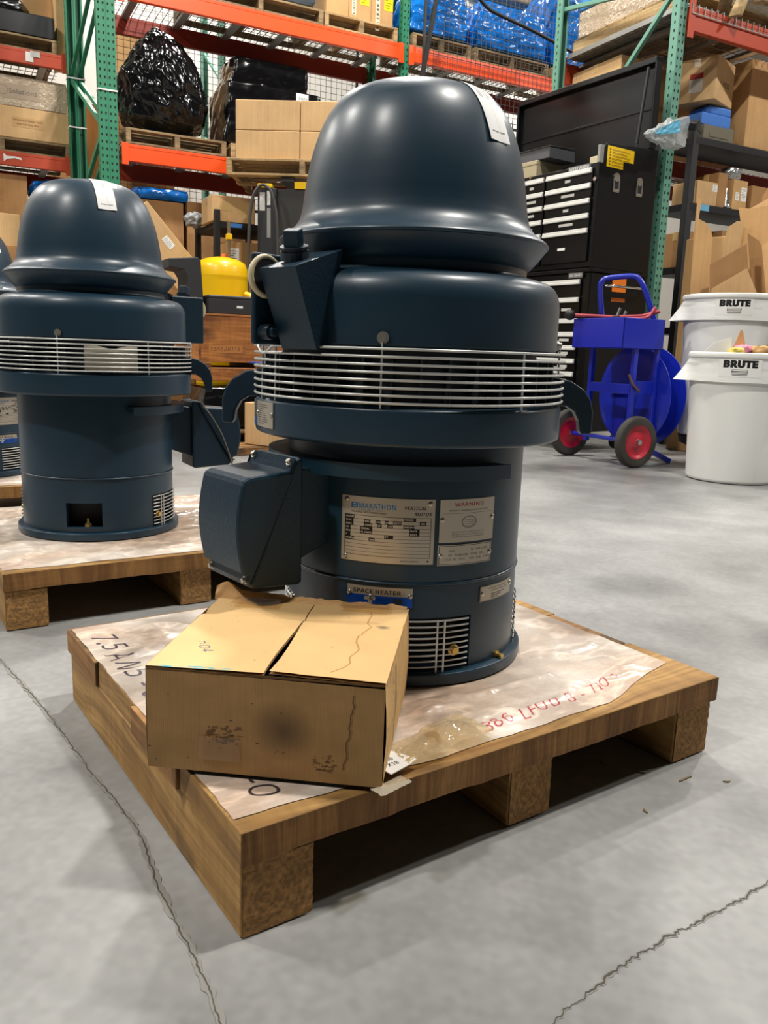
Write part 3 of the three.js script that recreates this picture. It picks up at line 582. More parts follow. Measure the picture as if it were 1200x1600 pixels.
// ------------------------------------------------------------------ the stained box on the front pallet
{
  const t = thing('cardboard_box', 'water-stained battered cardboard box on the front pallet corner with a split top', 'cardboard box', [0.183, PAL + 0.0075, -0.936], -34.7 * D2R);
  // local: x along the front face (0..w), -z depth, y up
  const w = 0.288, d = 0.282, h = 0.131;
  const stain = (W, H, draw) => canvasTex(W, H, (g) => {
    g.fillStyle = '#c29a62'; g.fillRect(0, 0, W, H);
    const im = g.getImageData(0, 0, W, H), q = im.data;
    for (let y = 0; y < H; y++) for (let x = 0; x < W; x++) { const i = (y * W + x) * 4, f = 1 + (pfbm(pn1, x / W, y / H, 5, 5, 4) - 0.5) * 0.22 + (pn2(x * 0.35, y * 0.01, 4096, 4096) - 0.5) * 0.05; q[i] *= f; q[i + 1] *= f; q[i + 2] *= f; }
    g.putImageData(im, 0, 0); draw(g, W, H);
  });
  const line = (g, pts, col, lw) => { g.strokeStyle = col; g.lineWidth = lw; g.beginPath(); pts.forEach((p, i) => (i ? g.lineTo(...p) : g.moveTo(...p))); g.stroke(); };
  const frontT = stain(1024, 470, (g, W, H) => {
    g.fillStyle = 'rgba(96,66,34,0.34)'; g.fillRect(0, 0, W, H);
    for (let x = 0; x < W; x += 9) { g.fillStyle = 'rgba(60,38,16,' + (0.05 + 0.05 * rnd()) + ')'; g.fillRect(x, 0, 4, H); }
    let r = g.createRadialGradient(600, 240, 10, 600, 240, 150); r.addColorStop(0, 'rgba(40,26,14,0.55)'); r.addColorStop(1, 'rgba(40,26,14,0)'); g.fillStyle = r; g.fillRect(400, 60, 420, 380);
    g.fillStyle = 'rgba(70,44,22,0.5)'; for (let i = 0; i < 60; i++) g.fillRect(260 + rnd() * 140, 230 + rnd() * 90, 4 + rnd() * 26, 3 + rnd() * 12);
    for (let i = 0; i < 40; i++) g.fillRect(720 + rnd() * 90, 330 + rnd() * 80, 4 + rnd() * 24, 3 + rnd() * 10);
    const L = []; for (let y = 40; y <= 400; y += 12) L.push([905 - y * 0.12 + 26 * fbm(y * 0.02, 1, 0, 3), y]); line(g, L, 'rgba(78,50,22,0.75)', 5); line(g, L.map(([x, y]) => [x + 6, y]), 'rgba(78,50,22,0.3)', 10);
    for (let i = 0; i < 14; i++) { g.fillStyle = 'rgba(34,22,12,0.7)'; g.fillRect(rnd() * W, 40 + rnd() * 400, 3 + rnd() * 12, 2 + rnd() * 4); }
  });
  const topT = stain(1024, 1000, (g, W, H) => {
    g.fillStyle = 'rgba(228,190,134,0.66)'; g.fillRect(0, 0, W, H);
    const L = []; for (let y = 120; y <= 960; y += 16) L.push([850 + 60 * fbm(y * 0.006, 4, 0, 4) - 120 * Math.pow(Math.max(0, (y - 760) / 260), 2), y]); line(g, L, 'rgba(150,100,46,0.6)', 7);
    line(g, [[60, 120], [380, 270], [900, 250]], 'rgba(150,110,60,0.35)', 4);
    marker(g, 'HO4', 120, 700, 1.1, 66, '#2f4b66', 2);
    for (let i = 0; i < 60; i++) { g.fillStyle = 'rgba(40,150,190,' + rnd() * 0.5 + ')'; g.fillRect(30 + rnd() * 330, 978 + rnd() * 20, 6 + rnd() * 40, 3 + rnd() * 5); }
    for (let i = 0; i < 26; i++) { g.fillStyle = 'rgba(60,40,20,0.5)'; g.fillRect(rnd() * W, rnd() * H, 3 + rnd() * 9, 2 + rnd() * 5); }
    const r = g.createRadialGradient(930, 330, 4, 930, 330, 40); r.addColorStop(0, 'rgba(60,60,60,0.6)'); r.addColorStop(1, 'rgba(60,60,60,0)'); g.fillStyle = r; g.fillRect(880, 280, 100, 100);
  });
  const sideT = stain(1000, 470, (g, W, H) => {
    g.fillStyle = 'rgba(220,180,116,0.35)'; g.fillRect(0, 0, W, H);
    for (let i = 0; i < 90; i++) { g.fillStyle = 'rgba(56,36,16,' + rnd() * 0.7 + ')'; const x = rnd() * 420; g.fillRect(x, rnd() * H, 2 + rnd() * 10, 5 + rnd() * 34); }
    g.fillStyle = 'rgba(50,50,50,0.35)'; g.fillRect(330, 60, 60, 380);
  });
  const mk = (tx) => S({ map: tx, roughness: 0.72, side: THREE.DoubleSide });
  const T = 0.004;
  const panel = (nu, nv, f, m, name, label) => part(t, name, surface(nu, nv, f), m, label);
  // side walls as thick panels, slightly bulged
  const wall = (name, f, m) => { const o = panel(24, 12, f, m, name); return o; };
  wall('front_panel', (u, v) => [u * w, v * (h - 0.004 - 0.003 * u), 0.0022 * Math.sin(Math.PI * u) * Math.sin(Math.PI * v) + 0.0006 * fbm(u * 6, v * 5, 0, 3)], mk(frontT));
  wall('side_panel', (u, v) => [w + 0.003 * Math.sin(Math.PI * v) + 0.0016 * fbm(u * 7, v * 4, 3, 3), v * h, -u * d], mk(sideT));
  wall('side_panel', (u, v) => [-0.001 * Math.sin(Math.PI * v), v * h, -d + u * d], card);
  wall('back_panel', (u, v) => [w - u * w, v * h, -d], card);
  part(t, 'inner_core', B(T, w - T, 0.001, h - 0.02, -d + T, -T - 0.001, 0.001), darkGap);
  // two top flaps meeting at a gap that opens towards the front
  const flapM = mk(topT);
  const top = (x0, x1, lift, name) => {
    const g = surface(26, 30, (u, v) => {
      const z = -d + v * (d + 0.001), gap = Math.max(0, (v - 0.25)) * 0.016 * Math.max(0, Math.sin((v - 0.25) * 3.6)), edgeL = x0 < 0.01 ? 0 : 1;
      let x = x0 + u * (x1 - x0); x += edgeL ? gap * 0.5 * (1 - u) : -gap * 0.5 * u;
      const y = h + lift * Math.pow(v, 3) * (edgeL ? (1 - u) * 0.9 + 0.25 : u) + 0.003 * Math.sin(Math.PI * u) * Math.sin(Math.PI * v) - 0.004 * Math.exp(-Math.pow((v - 0.26) / 0.03, 2)) + 0.0012 * fbm(x * 28, z * 28, 1, 3);
      return [x, y, z];
    });
    const uvv = g.attributes.uv, pp = g.attributes.position; for (let k = 0; k < uvv.count; k++) uvv.setXY(k, pp.getX(k) / w, (pp.getZ(k) + d) / d * -1 + 1);
    return part(t, name, g, flapM);
  };
  const sx = 0.148;
  for (const o of [top(0.0005, sx - 0.0008, 0.002, 'top_flap'), top(sx + 0.0008, w + 0.001, 0.0045, 'top_flap')]) {
    const under = o.geometry.clone(); under.translate(0, -0.0035, 0); part(o, 'flap_underside', under, cardDark);
  }
  part(t, 'flap_edge', surface(60, 2, (u, v) => [u * w, h - 0.0045 + v * 0.003 + 0.0012 * fbm(u * 30, v, 2, 3), 0.0005 + 0.001 * fbm(u * 40, v * 2, 5, 2)]), cardEdge);
  // crumpled lip along the back with tape
  part(t, 'torn_lip', surface(70, 6, (u, v) => [-0.006 + u * (w + 0.004), h - 0.002 + v * (0.006 + 0.007 * fbm(u * 12, 3, 0, 3) + 0.006 * (1 - u) + 0.014 * Math.exp(-Math.pow((u - 0.05) / 0.06, 2))), -d + 0.012 * (1 - v) + 0.005 * fbm(u * 16, v * 2, 0, 3)]), S({ map: card.map, roughness: 0.8, side: THREE.DoubleSide }));
  const tp = (x0, x1, z0, z1, dy) => { const g = surface(16, 6, (u, v) => [x0 + u * (x1 - x0), h + dy + 0.0022 + 0.0012 * fbm(u * 6, v * 4, x0 * 30, 3), z0 + v * (z1 - z0)]); part(t, 'clear_tape', g, clearTape); };
  tp(0.19, 0.262, -d + 0.008, -d + 0.036, 0.005); tp(0.03, 0.1, -d + 0.014, -d + 0.05, 0.004);
  part(t, 'clear_tape', surface(8, 8, (u, v) => [0.066 + u * 0.05, 0.018 + v * 0.03, 0.004 + 0.0015 * fbm(u * 5, v * 5, 0, 3)]), clearTape);
}
// loose bits on the pallet in front of the motor
const onDeck = (x, z, y = PAL) => { const c = Math.cos(palTurn), s = Math.sin(palTurn); return [PA[0] + x * c + z * s, y, PA[2] - x * s + z * c]; };
{
  const g = new THREE.BufferGeometry();
  const lab = canvasTex(256, 256, (q, w, h) => { q.fillStyle = '#f0efec'; q.fillRect(0, 0, w, h); q.fillStyle = '#222'; q.font = 'bold 44px sans-serif'; q.fillText('HX7', 40, 90); q.fillText('L40', 40, 140); q.fillText('X18', 40, 190); });
  const sheet = new THREE.ExtrudeGeometry(new THREE.Shape([[0, 0], [0.05, 0.012], [0.03, 0.062], [-0.006, 0.05]].map((q) => new THREE.Vector2(...q))), { depth: 0.0012, bevelEnabled: false });
  const uv = sheet.attributes.uv; for (let k = 0; k < uv.count; k++) uv.setXY(k, uv.getX(k) / 0.055, uv.getY(k) / 0.062);
  sheet.rotateX(-Math.PI / 2);
  solo('paper_label', 'small white printed slip lying by the cardboard box corner', 'label', sheet, S({ map: lab, roughness: 0.6 }), [0.44, PAL + 0.012, -0.787], 0.12);
  const tapeG = surface(50, 26, (u, v) => [u * 0.15 + 0.01 * fbm(v * 4, u * 2, 0, 2), 0.0105 + 0.007 * Math.abs(fbm(u * 7, v * 6, 2, 4)) + 0.014 * Math.pow(Math.max(0, Math.sin(u * 3.1 - 0.35)), 4) * (1 - Math.abs(v - 0.5) * 1.4) * (u > 0.45 ? 1 : 0.2), -v * (0.05 + 0.02 * u) + 0.006 * fbm(u * 6, 4, 0, 2)]);
  solo('tape_scrap', 'crumpled clear packing tape stuck to the front pallet edge', 'tape', tapeG, M3({ color: 0xe6d6b4, roughness: 0.1, transmission: 0.72, thickness: 0, side: THREE.DoubleSide }), [0.475, PAL + 0.002, -0.8], 0.2);
  const scrap = surface(12, 8, (u, v) => [u * 0.05, 0.009 + 0.006 * Math.abs(fbm(u * 5, v * 4, 1, 3)), -v * 0.02]);
  solo('tape_scrap', 'tiny clear tape scrap under the cardboard box front corner', 'tape', scrap, M3({ color: 0xe6dcc4, roughness: 0.12, transmission: 0.6, thickness: 0, side: THREE.DoubleSide }), [0.41, PAL, -0.752], 0.3);
}
// splinters on the floor
{
  const bits = [[0.989, -0.815, 0.032, 0.1, woodGrey, 'longest dark splinter on the floor right of the front pallet'], [0.861, -0.773, 0.012, 1.2, woodPale, 'short pale wood chip on the floor below the long splinter'], [0.334, -0.798, 0.012, 0.2, woodPale, 'pale wood chip on the floor near the pallet front corner'], [0.903, -0.911, 0.012, 0.9, woodPale, 'pale chip on the floor by the middle pallet runner'], [0.94, -0.86, 0.014, 2.2, woodPale, 'thin pale chip on the floor left of the long splinter'], [1.044, -0.781, 0.012, 2.6, woodPale, 'pale sliver on the floor nearest the right picture edge']];
  for (const [x, z, L, a, m, l] of bits) solo('wood_splinter', l, 'wood chip', extrude([[-L / 2, -0.0015], [L / 2, -0.0008], [L / 2 - 0.002, 0.0014], [-L / 2 + 0.004, 0.002]], 0.002, 0.0003).rotateX(-Math.PI / 2), m, [x, 0.0012, z], a);
}
// ------------------------------------------------------------------ pallet racks
// one rack column: channel with two rows of punched holes in its face and one in each side
function makeColumn(H, m) {
  const g = new THREE.Group(); g.name = 'column';
  const q = 0.03;
  const me = new THREE.Mesh(merge([B(-q - 0.004, q + 0.004, 0.006, H, -0.003, 0, 0.001), B(-q - 0.004, -q - 0.001, 0.006, H, -0.072, -0.002, 0.001), B(q + 0.001, q + 0.004, 0.006, H, -0.072, -0.002, 0.001), B(-q, -0.02, 0.006, H, -0.072, -0.069, 0.001), B(0.02, q, 0.006, H, -0.072, -0.069, 0.001), B(-0.034, 0.034, 0, 0.007, -0.09, 0.02, 0.001)]), m);
  const holes = [];
  const tear = new THREE.ExtrudeGeometry(new THREE.Shape([[-0.0065, 0.008], [0.0065, 0.008], [0.0045, -0.01], [-0.0045, -0.01]].map((p) => new THREE.Vector2(...p))), { depth: 0.0012, bevelEnabled: false });
  for (let y = 0.12; y < H - 0.05; y += 0.0508) {
    holes.push(tear.clone().translate(-0.017, y, -0.0006), tear.clone().translate(0.017, y, -0.0006));
    holes.push(tear.clone().rotateY(-Math.PI / 2).translate(-q - 0.0034, y + 0.025, -0.036), tear.clone().rotateY(Math.PI / 2).translate(q + 0.0034, y + 0.025, -0.036));
  }
  return { me, holes: merge(holes), g };
}
const colCache = new Map();
function column(parent, x, z, H, m, flip) {
  const key = H + m.uuid; if (!colCache.has(key)) colCache.set(key, makeColumn(H, m));
  const c = colCache.get(key), o = part(parent, 'column', c.me.geometry, m); o.position.set(x, 0, z); if (flip) o.rotation.y = Math.PI;
  stuffPart(o, 'punched_holes', c.holes, holeMat);
  return o;
}
function uprightFrame(label, x, z0, z1, H, m, braces, double, lean = 0) { // z0 near, z1 far
  const t = thing('rack_frame', label, 'rack frame', [x, 0, (z0 + z1) / 2]), mid = (z0 + z1) / 2;
  for (const dx of double ? [-0.0345, 0.0345] : [0]) { column(t, dx, z0 - mid, H, m); column(t, dx + lean, z1 - mid, H, m, true); }
  for (const [za, ya, zb, yb] of braces) for (const dx of double ? [-0.0345, 0.0345] : [0]) part(t, 'brace', beamGeo([dx + (za < mid ? lean : 0), ya, za - mid], [dx + (zb < mid ? lean : 0), yb, zb - mid], 0.03, 0.03), m);
  return t;
}
function rackBeam(label, x0, x1, yTop, h, z, m, plate = 0.16) {
  const t = thing('rack_beam', label, 'rack beam', [(x0 + x1) / 2, yTop - h, z]), L = (x1 - x0) / 2;
  part(t, 'beam_rail', merge([B(-L, L, 0, h, -0.022, 0.022, 0.004), B(-L, L, h - 0.024, h, 0.0, 0.024, 0.002)]), m);
  for (const s of [-1, 1]) part(t, 'end_plate', B(s * L - 0.025 - s * 0.012, s * L + 0.025 - s * 0.012, -plate * 0.18, -plate * 0.18 + plate, 0.018, 0.028, 0.001), m);
  return t;
}
function wireDeck(label, x0, x1, z0, z1, y, fall = false) { // welded wire on channels; fall: bent over the front beam
  const t = thing('wire_deck', label, 'wire deck', [(x0 + x1) / 2, y, (z0 + z1) / 2]);
  const L = (x1 - x0) / 2, D = Math.abs(z1 - z0) / 2, w = [];
  for (let x = -L; x <= L; x += 0.06) { w.push(B(x - 0.0025, x + 0.0025, 0, 0.005, -D, D, 0)); if (fall) w.push(B(x - 0.0025, x + 0.0025, -0.055, 0.004, D - 0.002, D + 0.003, 0)); }
  for (let z = -D; z <= D; z += 0.11) w.push(B(-L, L, -0.005, 0, z - 0.0025, z + 0.0025, 0));
  if (fall) w.push(B(-L, L, -0.06, -0.054, D - 0.001, D + 0.005, 0));
  stuffPart(t, 'deck_wire', merge(w), zinc);
  for (let x = -L + 0.18; x < L; x += 0.42) part(t, 'deck_channel', B(x - 0.03, x + 0.03, -0.03, -0.006, -D + 0.03, D - 0.03, 0.002), zinc);
  return t;
}
function meshPanel(label, x0, x1, y0, y1, z, step = 0.05, r = 0.0016) {
  const t = thing('wire_mesh_panel', label, 'wire mesh', [(x0 + x1) / 2, y0, z]), L = (x1 - x0) / 2, H = y1 - y0, w = [];
  for (let x = -L + step; x < L; x += step) w.push(B(x - r, x + r, 0, H, -r, r, 0));
  for (let y = step; y < H; y += step) w.push(B(-L, L, y - r, y + r, -r, r, 0));
  stuffPart(t, 'mesh_wire', merge(w), S({ color: 0x4a4d4c, roughness: 0.5, metalness: 0.4 }));
  for (const [a, b] of [[[-L, 0, 0], [-L, H, 0]], [[L, 0, 0], [L, H, 0]], [[-L, H, 0], [L, H, 0]], [[-L, 0, 0], [L, 0, 0]]]) part(t, 'mesh_frame', beamGeo(a, b, 0.022, 0.022), charcoal);
  return t;
}
const FZ = -6.9, RZ = -7.62;
uprightFrame('double green rack frame at left with zip ties and diagonal braces', 1.18, FZ, -7.98, 5.0, rackGreen, [[-7.94, 2.86, FZ - 0.06, 3.42], [-7.94, 2.83, FZ - 0.06, 2.28], [FZ - 0.06, 2.24, -7.94, 1.72], [FZ - 0.06, 3.46, -7.94, 4.1], [FZ - 0.06, 1.2, -7.94, 1.68], [FZ - 0.06, 0.3, -7.94, 0.3]], true, -0.085);
{
  const ties = [[1.19, 2.52, FZ], [1.115, 2.84, -7.98], [1.115, 2.45, -7.98]];
  ties.forEach(([x, y, z], i) => { const g = merge([B(-0.073, 0.073, -0.006, 0.006, 0.003, 0.006, 0.001), B(-0.073, -0.07, -0.006, 0.006, -0.08, 0.006, 0.001), B(0.07, 0.073, -0.006, 0.006, -0.08, 0.006, 0.001)]); solo('zip_tie', ['white tie around the near column of the left rack frame', 'upper white tie around the far column of the left rack frame', 'lower white tie around the far column of the left rack frame'][i], 'tie', g, paper, [i ? 1.095 : 1.18, y, z + (i ? 0.075 : 0)]); });
}
uprightFrame('single green rack frame in the middle behind the large motor', 3.73, FZ, RZ, 5.0, rackGreen, [[FZ - 0.06, 2.6, RZ + 0.04, 3.25], [FZ - 0.06, 2.55, RZ + 0.04, 2.0], [FZ - 0.06, 3.9, RZ + 0.04, 3.3], [FZ - 0.06, 0.4, RZ + 0.04, 0.4]], false);
uprightFrame('green rack frame hidden behind the tool chest lid', 6.27, FZ, RZ, 5.0, rackGreen, [[FZ - 0.06, 2.6, RZ + 0.04, 3.25], [FZ - 0.06, 0.4, RZ + 0.04, 0.4]], false);
uprightFrame('green end frame of the left rack beyond the picture edge', -1.45, -8.03, -8.95, 5.0, rackGreen, [[-8.1, 0.4, -8.9, 1.2], [-8.1, 2.0, -8.9, 1.2]], false);
// beams: row across the middle
rackBeam('bright orange lower beam under the black bag', 1.28, 3.69, 2.155, 0.125, FZ + 0.0, rackOrange);
rackBeam('bright orange upper beam along the top of the middle bay', 1.28, 3.69, 3.3, 0.125, FZ, rackOrange);
rackBeam('orange upper beam behind mesh right of the middle green frame', 3.77, 6.23, 3.3, 0.125, FZ, rackOrange);
rackBeam('dark red rear beam below the black bag', 1.25, 3.69, 2.155, 0.14, RZ, rackRedDark);
rackBeam('dark red rear beam of the upper middle level', 1.25, 3.69, 3.3, 0.14, RZ, rackRedDark);
rackBeam('dark red rear beam right of the middle green frame', 3.77, 6.23, 3.3, 0.14, RZ, rackRedDark);
rackBeam('dark red lower rear beam behind the tool chest', 3.77, 6.23, 2.155, 0.14, RZ, rackRedDark);
rackBeam('orange lower beam right of the middle frame behind the large motor', 3.77, 6.23, 2.155, 0.125, FZ, rackOrange);
for (const [l, x0, x1, y] of [['wire deck under the black bag', 1.27, 3.69, 2.16], ['wire deck of the upper middle level', 1.27, 3.69, 3.305], ['wire deck under the blue wrapped loads', 3.77, 6.23, 3.305], ['wire deck on the lower beams behind the tool chest', 3.77, 6.23, 2.16]]) wireDeck(l, x0, x1, RZ + 0.0, FZ + 0.02, y);
// left rack
rackBeam('dull red upper beam of the left rack with white stickers', -1.42, 1.03, 3.02, 0.11, -8.0, rackRed);
rackBeam('dull red lower beam of the left rack with a white arrow', -1.42, 1.03, 2.2, 0.11, -8.0, rackRed);
rackBeam('dark rear upper beam of the left rack', -1.42, 1.15, 3.02, 0.13, -8.92, rackRedDark);
rackBeam('dark rear lower beam of the left rack', -1.42, 1.15, 2.2, 0.13, -8.92, rackRedDark);
wireDeck('wire deck of the upper level in the left rack', -1.4, 1.02, -8.93, -7.99, 3.025);
wireDeck('wire deck of the lower level in the left rack', -1.4, 1.02, -8.93, -7.99, 2.205);
solo('beam_sticker', 'white sticker on the upper red beam at left', 'sticker', rbox(0.06, 0.075, 0.0015, 0.0005), paper, [0.74, 2.965, -7.974]);
solo('beam_sticker', 'grey sticker overlapping the white one on the upper red beam', 'sticker', rbox(0.075, 0.045, 0.001, 0.0004), paperGrey, [0.785, 2.992, -7.9725]);
solo('beam_arrow', 'white arrow marked on the lower red beam at left', 'sticker', extrude([[-0.07, -0.035], [-0.04, -0.012], [0.02, 0.0], [0.07, -0.012], [0.07, 0.006], [0.02, 0.014], [-0.04, 0.01], [-0.07, 0.03]], 0.0014, 0.0002), paper, [0.57, 2.15, -7.9745]);
// mesh behind the middle bay and in front of the right one
meshPanel('wire mesh along the back of the middle rack bay', 1.3, 3.66, 1.9, 4.6, -7.74, 0.055);
meshPanel('wire mesh in front of the blue wrapped loads', 3.86, 5.9, 2.75, 4.2, -6.8, 0.05);
meshPanel('high wire mesh behind the blue wrapped loads', 3.8, 6.8, 1.9, 5.2, -7.76, 0.06);
solo('mesh_post', 'dark leaning post at the edge of the mesh before the blue loads', 'post', beamGeo([3.72, 2.6, -6.69], [4.0, 4.2, -6.69], 0.035, 0.03), blackMatte);
solo('cable', 'dark cable drooping across the mesh above the blue loads', 'cable', tube([[3.9, 3.95, -6.755], [4.25, 3.86, -6.755], [4.5, 3.7, -6.755], [5.0, 3.62, -6.755], [5.6, 3.5, -6.755]], 0.016, 40, 8), blackMatte);
uprightFrame('pale green frame far behind the mesh of the middle bay', 2.78, -9.25, -10.0, 4.6, rackSage, [[-9.3, 3.45, -9.95, 3.9], [-9.3, 2.5, -9.95, 3.0]], false);

// right rack
uprightFrame('sage green rack frame at right beside the tool chest', 4.5, -4.42, -5.74, 5.0, rackSage, [[-4.5, 3.12, -5.7, 2.02], [-4.5, 3.16, -5.7, 3.36], [-4.5, 1.9, -5.7, 1.9], [-4.5, 0.3, -5.7, 0.3]], false);
uprightFrame('far sage frame of the right rack beyond the picture edge', 7.2, -4.42, -5.74, 5.0, rackSage, [[-4.5, 2.6, -5.7, 1.9], [-4.5, 0.3, -5.7, 0.3]], false);
rackBeam('orange-red beam of the right rack with wire deck ends over it', 4.545, 7.16, 2.99, 0.15, -4.42, rackRed, 0.26);
rackBeam('orange-red rear beam of the right rack', 4.545, 7.16, 2.99, 0.15, -5.74, rackRed, 0.24);
rackBeam('rear lower beam of the right rack behind the cartons', 4.545, 7.16, 2.2, 0.12, -5.74, rackRedDark);
rackBeam('middle lower beam of the right rack behind the black shelves', 4.545, 7.16, 2.2, 0.12, -5.05, rackRedDark);
wireDeck('wire deck of the right rack bent over the orange-red beam', 4.55, 7.15, -5.74, -4.39, 2.998, true);
wireDeck('lower wire deck of the right rack under the cartons', 4.55, 7.15, -5.74, -5.03, 2.205);

// ------------------------------------------------------------------ pallets, cartons, wrapped loads
function rackPallet(label, w, d, p, turn = 0, m = woodGrey, group) { // origin centre of the base
  const t = thing('wood_pallet', label, 'pallet', p, turn, group);
  for (const z of [-d / 2 + 0.045, 0, d / 2 - 0.045]) part(t, 'bottom_board', B(-w / 2, w / 2, 0, 0.016, z - 0.045, z + 0.045, 0.002, 'x', z), m);
  for (const x of [-w / 2 + 0.02, 0, w / 2 - 0.02]) part(t, 'stringer', B(x - 0.02, x + 0.02, 0.016, 0.1, -d / 2, d / 2, 0.002, 'z', x), m);
  const n = 6, bw = d / n; for (let i = 0; i < n; i++) part(t, 'deck_board', B(-w / 2, w / 2, 0.1, 0.117, -d / 2 + i * bw + 0.012, -d / 2 + (i + 1) * bw - 0.012 + (i === n - 1 ? 0.012 : 0), 0.002, 'x', i * 0.3), m);
  return t;
}
function carton(label, w, h, d, p, turn = 0, m = card, opt = {}) { // origin centre of the base
  const t = thing('carton', label, 'carton', p, turn, opt.group);
  const b = part(t, 'box_body', rbox(w, h, d, 0.006, 'x', rnd() * 3).translate(0, h / 2, 0), m);
  if (!opt.plain) {
    part(t, 'packing_tape', merge([B(-w / 2 - 0.0008, w / 2 + 0.0008, h - 0.0004, h + 0.0008, -0.025, 0.025, 0), B(-w / 2 - 0.0012, -w / 2, h - 0.06, h, -0.025, 0.025, 0), B(w / 2, w / 2 + 0.0012, h - 0.06, h, -0.025, 0.025, 0)]), tapeMat);
    part(t, 'flap_seam', B(-w / 2 + 0.003, w / 2 - 0.003, h - 0.0008, h + 0.0004, -0.0012, 0.0012, 0), darkGap);
  }
  if (opt.split) part(t, 'box_seam', merge(opt.split.map((x) => B(x - 0.002, x + 0.002, 0.004, h - 0.004, d / 2 - 0.001, d / 2 + 0.0006, 0))), darkGap);
  for (const [x, y, lw, lh, lm, face] of opt.labels || []) {
    const g = new THREE.BoxGeometry(lw, lh, 0.0012);
    if (face === 'left') g.rotateY(-Math.PI / 2).translate(-w / 2 - 0.0007, y, x); else g.translate(x, y, d / 2 + 0.0007);
    part(t, 'box_label', g, lm);
  }
  return t;
}
const printTex = (lines, bg, fg, w = 512, h = 256, font = 'bold 54px sans-serif') => S({ map: canvasTex(w, h, (g) => { g.fillStyle = bg; g.fillRect(0, 0, w, h); g.fillStyle = fg; g.font = font; g.textAlign = 'center'; lines.forEach((l, i) => g.fillText(l, w / 2, h * (i + 1) / (lines.length + 0.6))); }), roughness: 0.7 });
const yellowLabel = S({ map: canvasTex(128, 160, (g) => { g.fillStyle = '#f6e000'; g.fillRect(0, 0, 128, 160); g.fillStyle = '#8a7d00'; for (let y = 24; y < 140; y += 22) g.fillRect(16, y, 60 + rnd() * 36, 7); }), roughness: 0.6 });
const whiteLabel = S({ map: canvasTex(128, 160, (g) => { g.fillStyle = '#ecebe7'; g.fillRect(0, 0, 128, 160); g.fillStyle = '#666'; for (let y = 20; y < 140; y += 18) g.fillRect(14, y, 50 + rnd() * 50, 5); }), roughness: 0.6 });
const longLabel = S({ map: canvasTex(64, 256, (g) => { g.fillStyle = '#e2d8bd'; g.fillRect(0, 0, 64, 256); g.fillStyle = '#6b6250'; for (let y = 16; y < 240; y += 30) g.fillRect(14, y, 36, 14 * rnd() + 4); }), roughness: 0.6 });

// left rack, upper level
rackPallet('grey wooden pallet on the upper red beam at left', 1.2, 0.86, [0.37, 3.035, -8.48]);
{
  const t = thing('wrapped_load', 'flat load in black plastic on the upper left rack pallet', 'wrapped load', [0.37, 3.162, -8.28]);
  part(t, 'black_carton', blob(1.19, 0.17, 0.42, 20, (x, y, z) => [x, y + 0.085 + 0.006 * fbm(x * 4, z * 4, y * 9), z], 0.04), S({ color: 0x1b1c1f, roughness: 0.55 }));
  part(t, 'plastic_cover', blob(1.02, 0.16, 0.38, 36, (x, y, z, n) => { const q = 0.03 * fbm(x * 5, y * 9, z * 5, 4); return [x - 0.1 + n.x * q, y + 0.225 + n.y * q + 0.02 * fbm(x * 3, z * 3, 9), z + 0.01 + n.z * q]; }, 0.45), blackWrap);
}
carton('tall carton in clear wrap behind the black load at left', 0.28, 0.8, 0.3, [0.9, 3.154, -8.72], 0, cardLight, { plain: true });
carton('tall narrow film-wrapped carton beside the left green frame', 0.09, 0.8, 0.3, [1.035, 3.031, -8.36], 0, cardLight, { plain: true });
carton('big film-wrapped carton at the upper left picture corner', 0.5, 0.8, 0.12, [0.42, 3.154, -8.62], 0, cardLight, { plain: true });
// left rack, lower level
rackPallet('grey wooden pallet on the lower red beam at left', 1.1, 0.86, [0.5, 2.214, -8.5]);
{
  const t = carton('big carton with lower print on the left rack pallet', 1.12, 0.25, 0.86, [0.49, 2.333, -8.5], 0, cardLight, { labels: [[0.22, 0.13, 0.25, 0.08, printTex(['MODULAR STORAGE UNIT', 'KEEP DRY THIS SIDE'], '#c59c68', '#5a4026', 512, 160, 'bold 38px sans-serif')]], plain: true });
  const t2 = carton('big film-wrapped carton with faded logo stacked on the printed carton', 1.1, 0.24, 0.86, [0.485, 2.585, -8.5], 0, filmWrap, { plain: true, labels: [[0.16, 0.12, 0.34, 0.12, S({ map: canvasTex(512, 180, (g) => { g.fillStyle = '#a99680'; g.fillRect(0, 0, 512, 180); g.strokeStyle = '#6e6154'; g.lineWidth = 5; g.beginPath(); g.arc(80, 90, 56, 0, 7); g.stroke(); g.fillStyle = '#6e6154'; g.font = 'bold 74px sans-serif'; g.fillText('Solutions', 150, 120); }), roughness: 0.3 })]] });
}
carton('tall brown carton seen between the columns of the left green frame', 0.6, 1.7, 0.5, [1.33, 0, -9.5], 0, cardDark, {});
carton('large tan carton stacked behind the left green frame columns', 0.6, 1.3, 0.5, [1.33, 1.702, -9.5], 0, card, {});
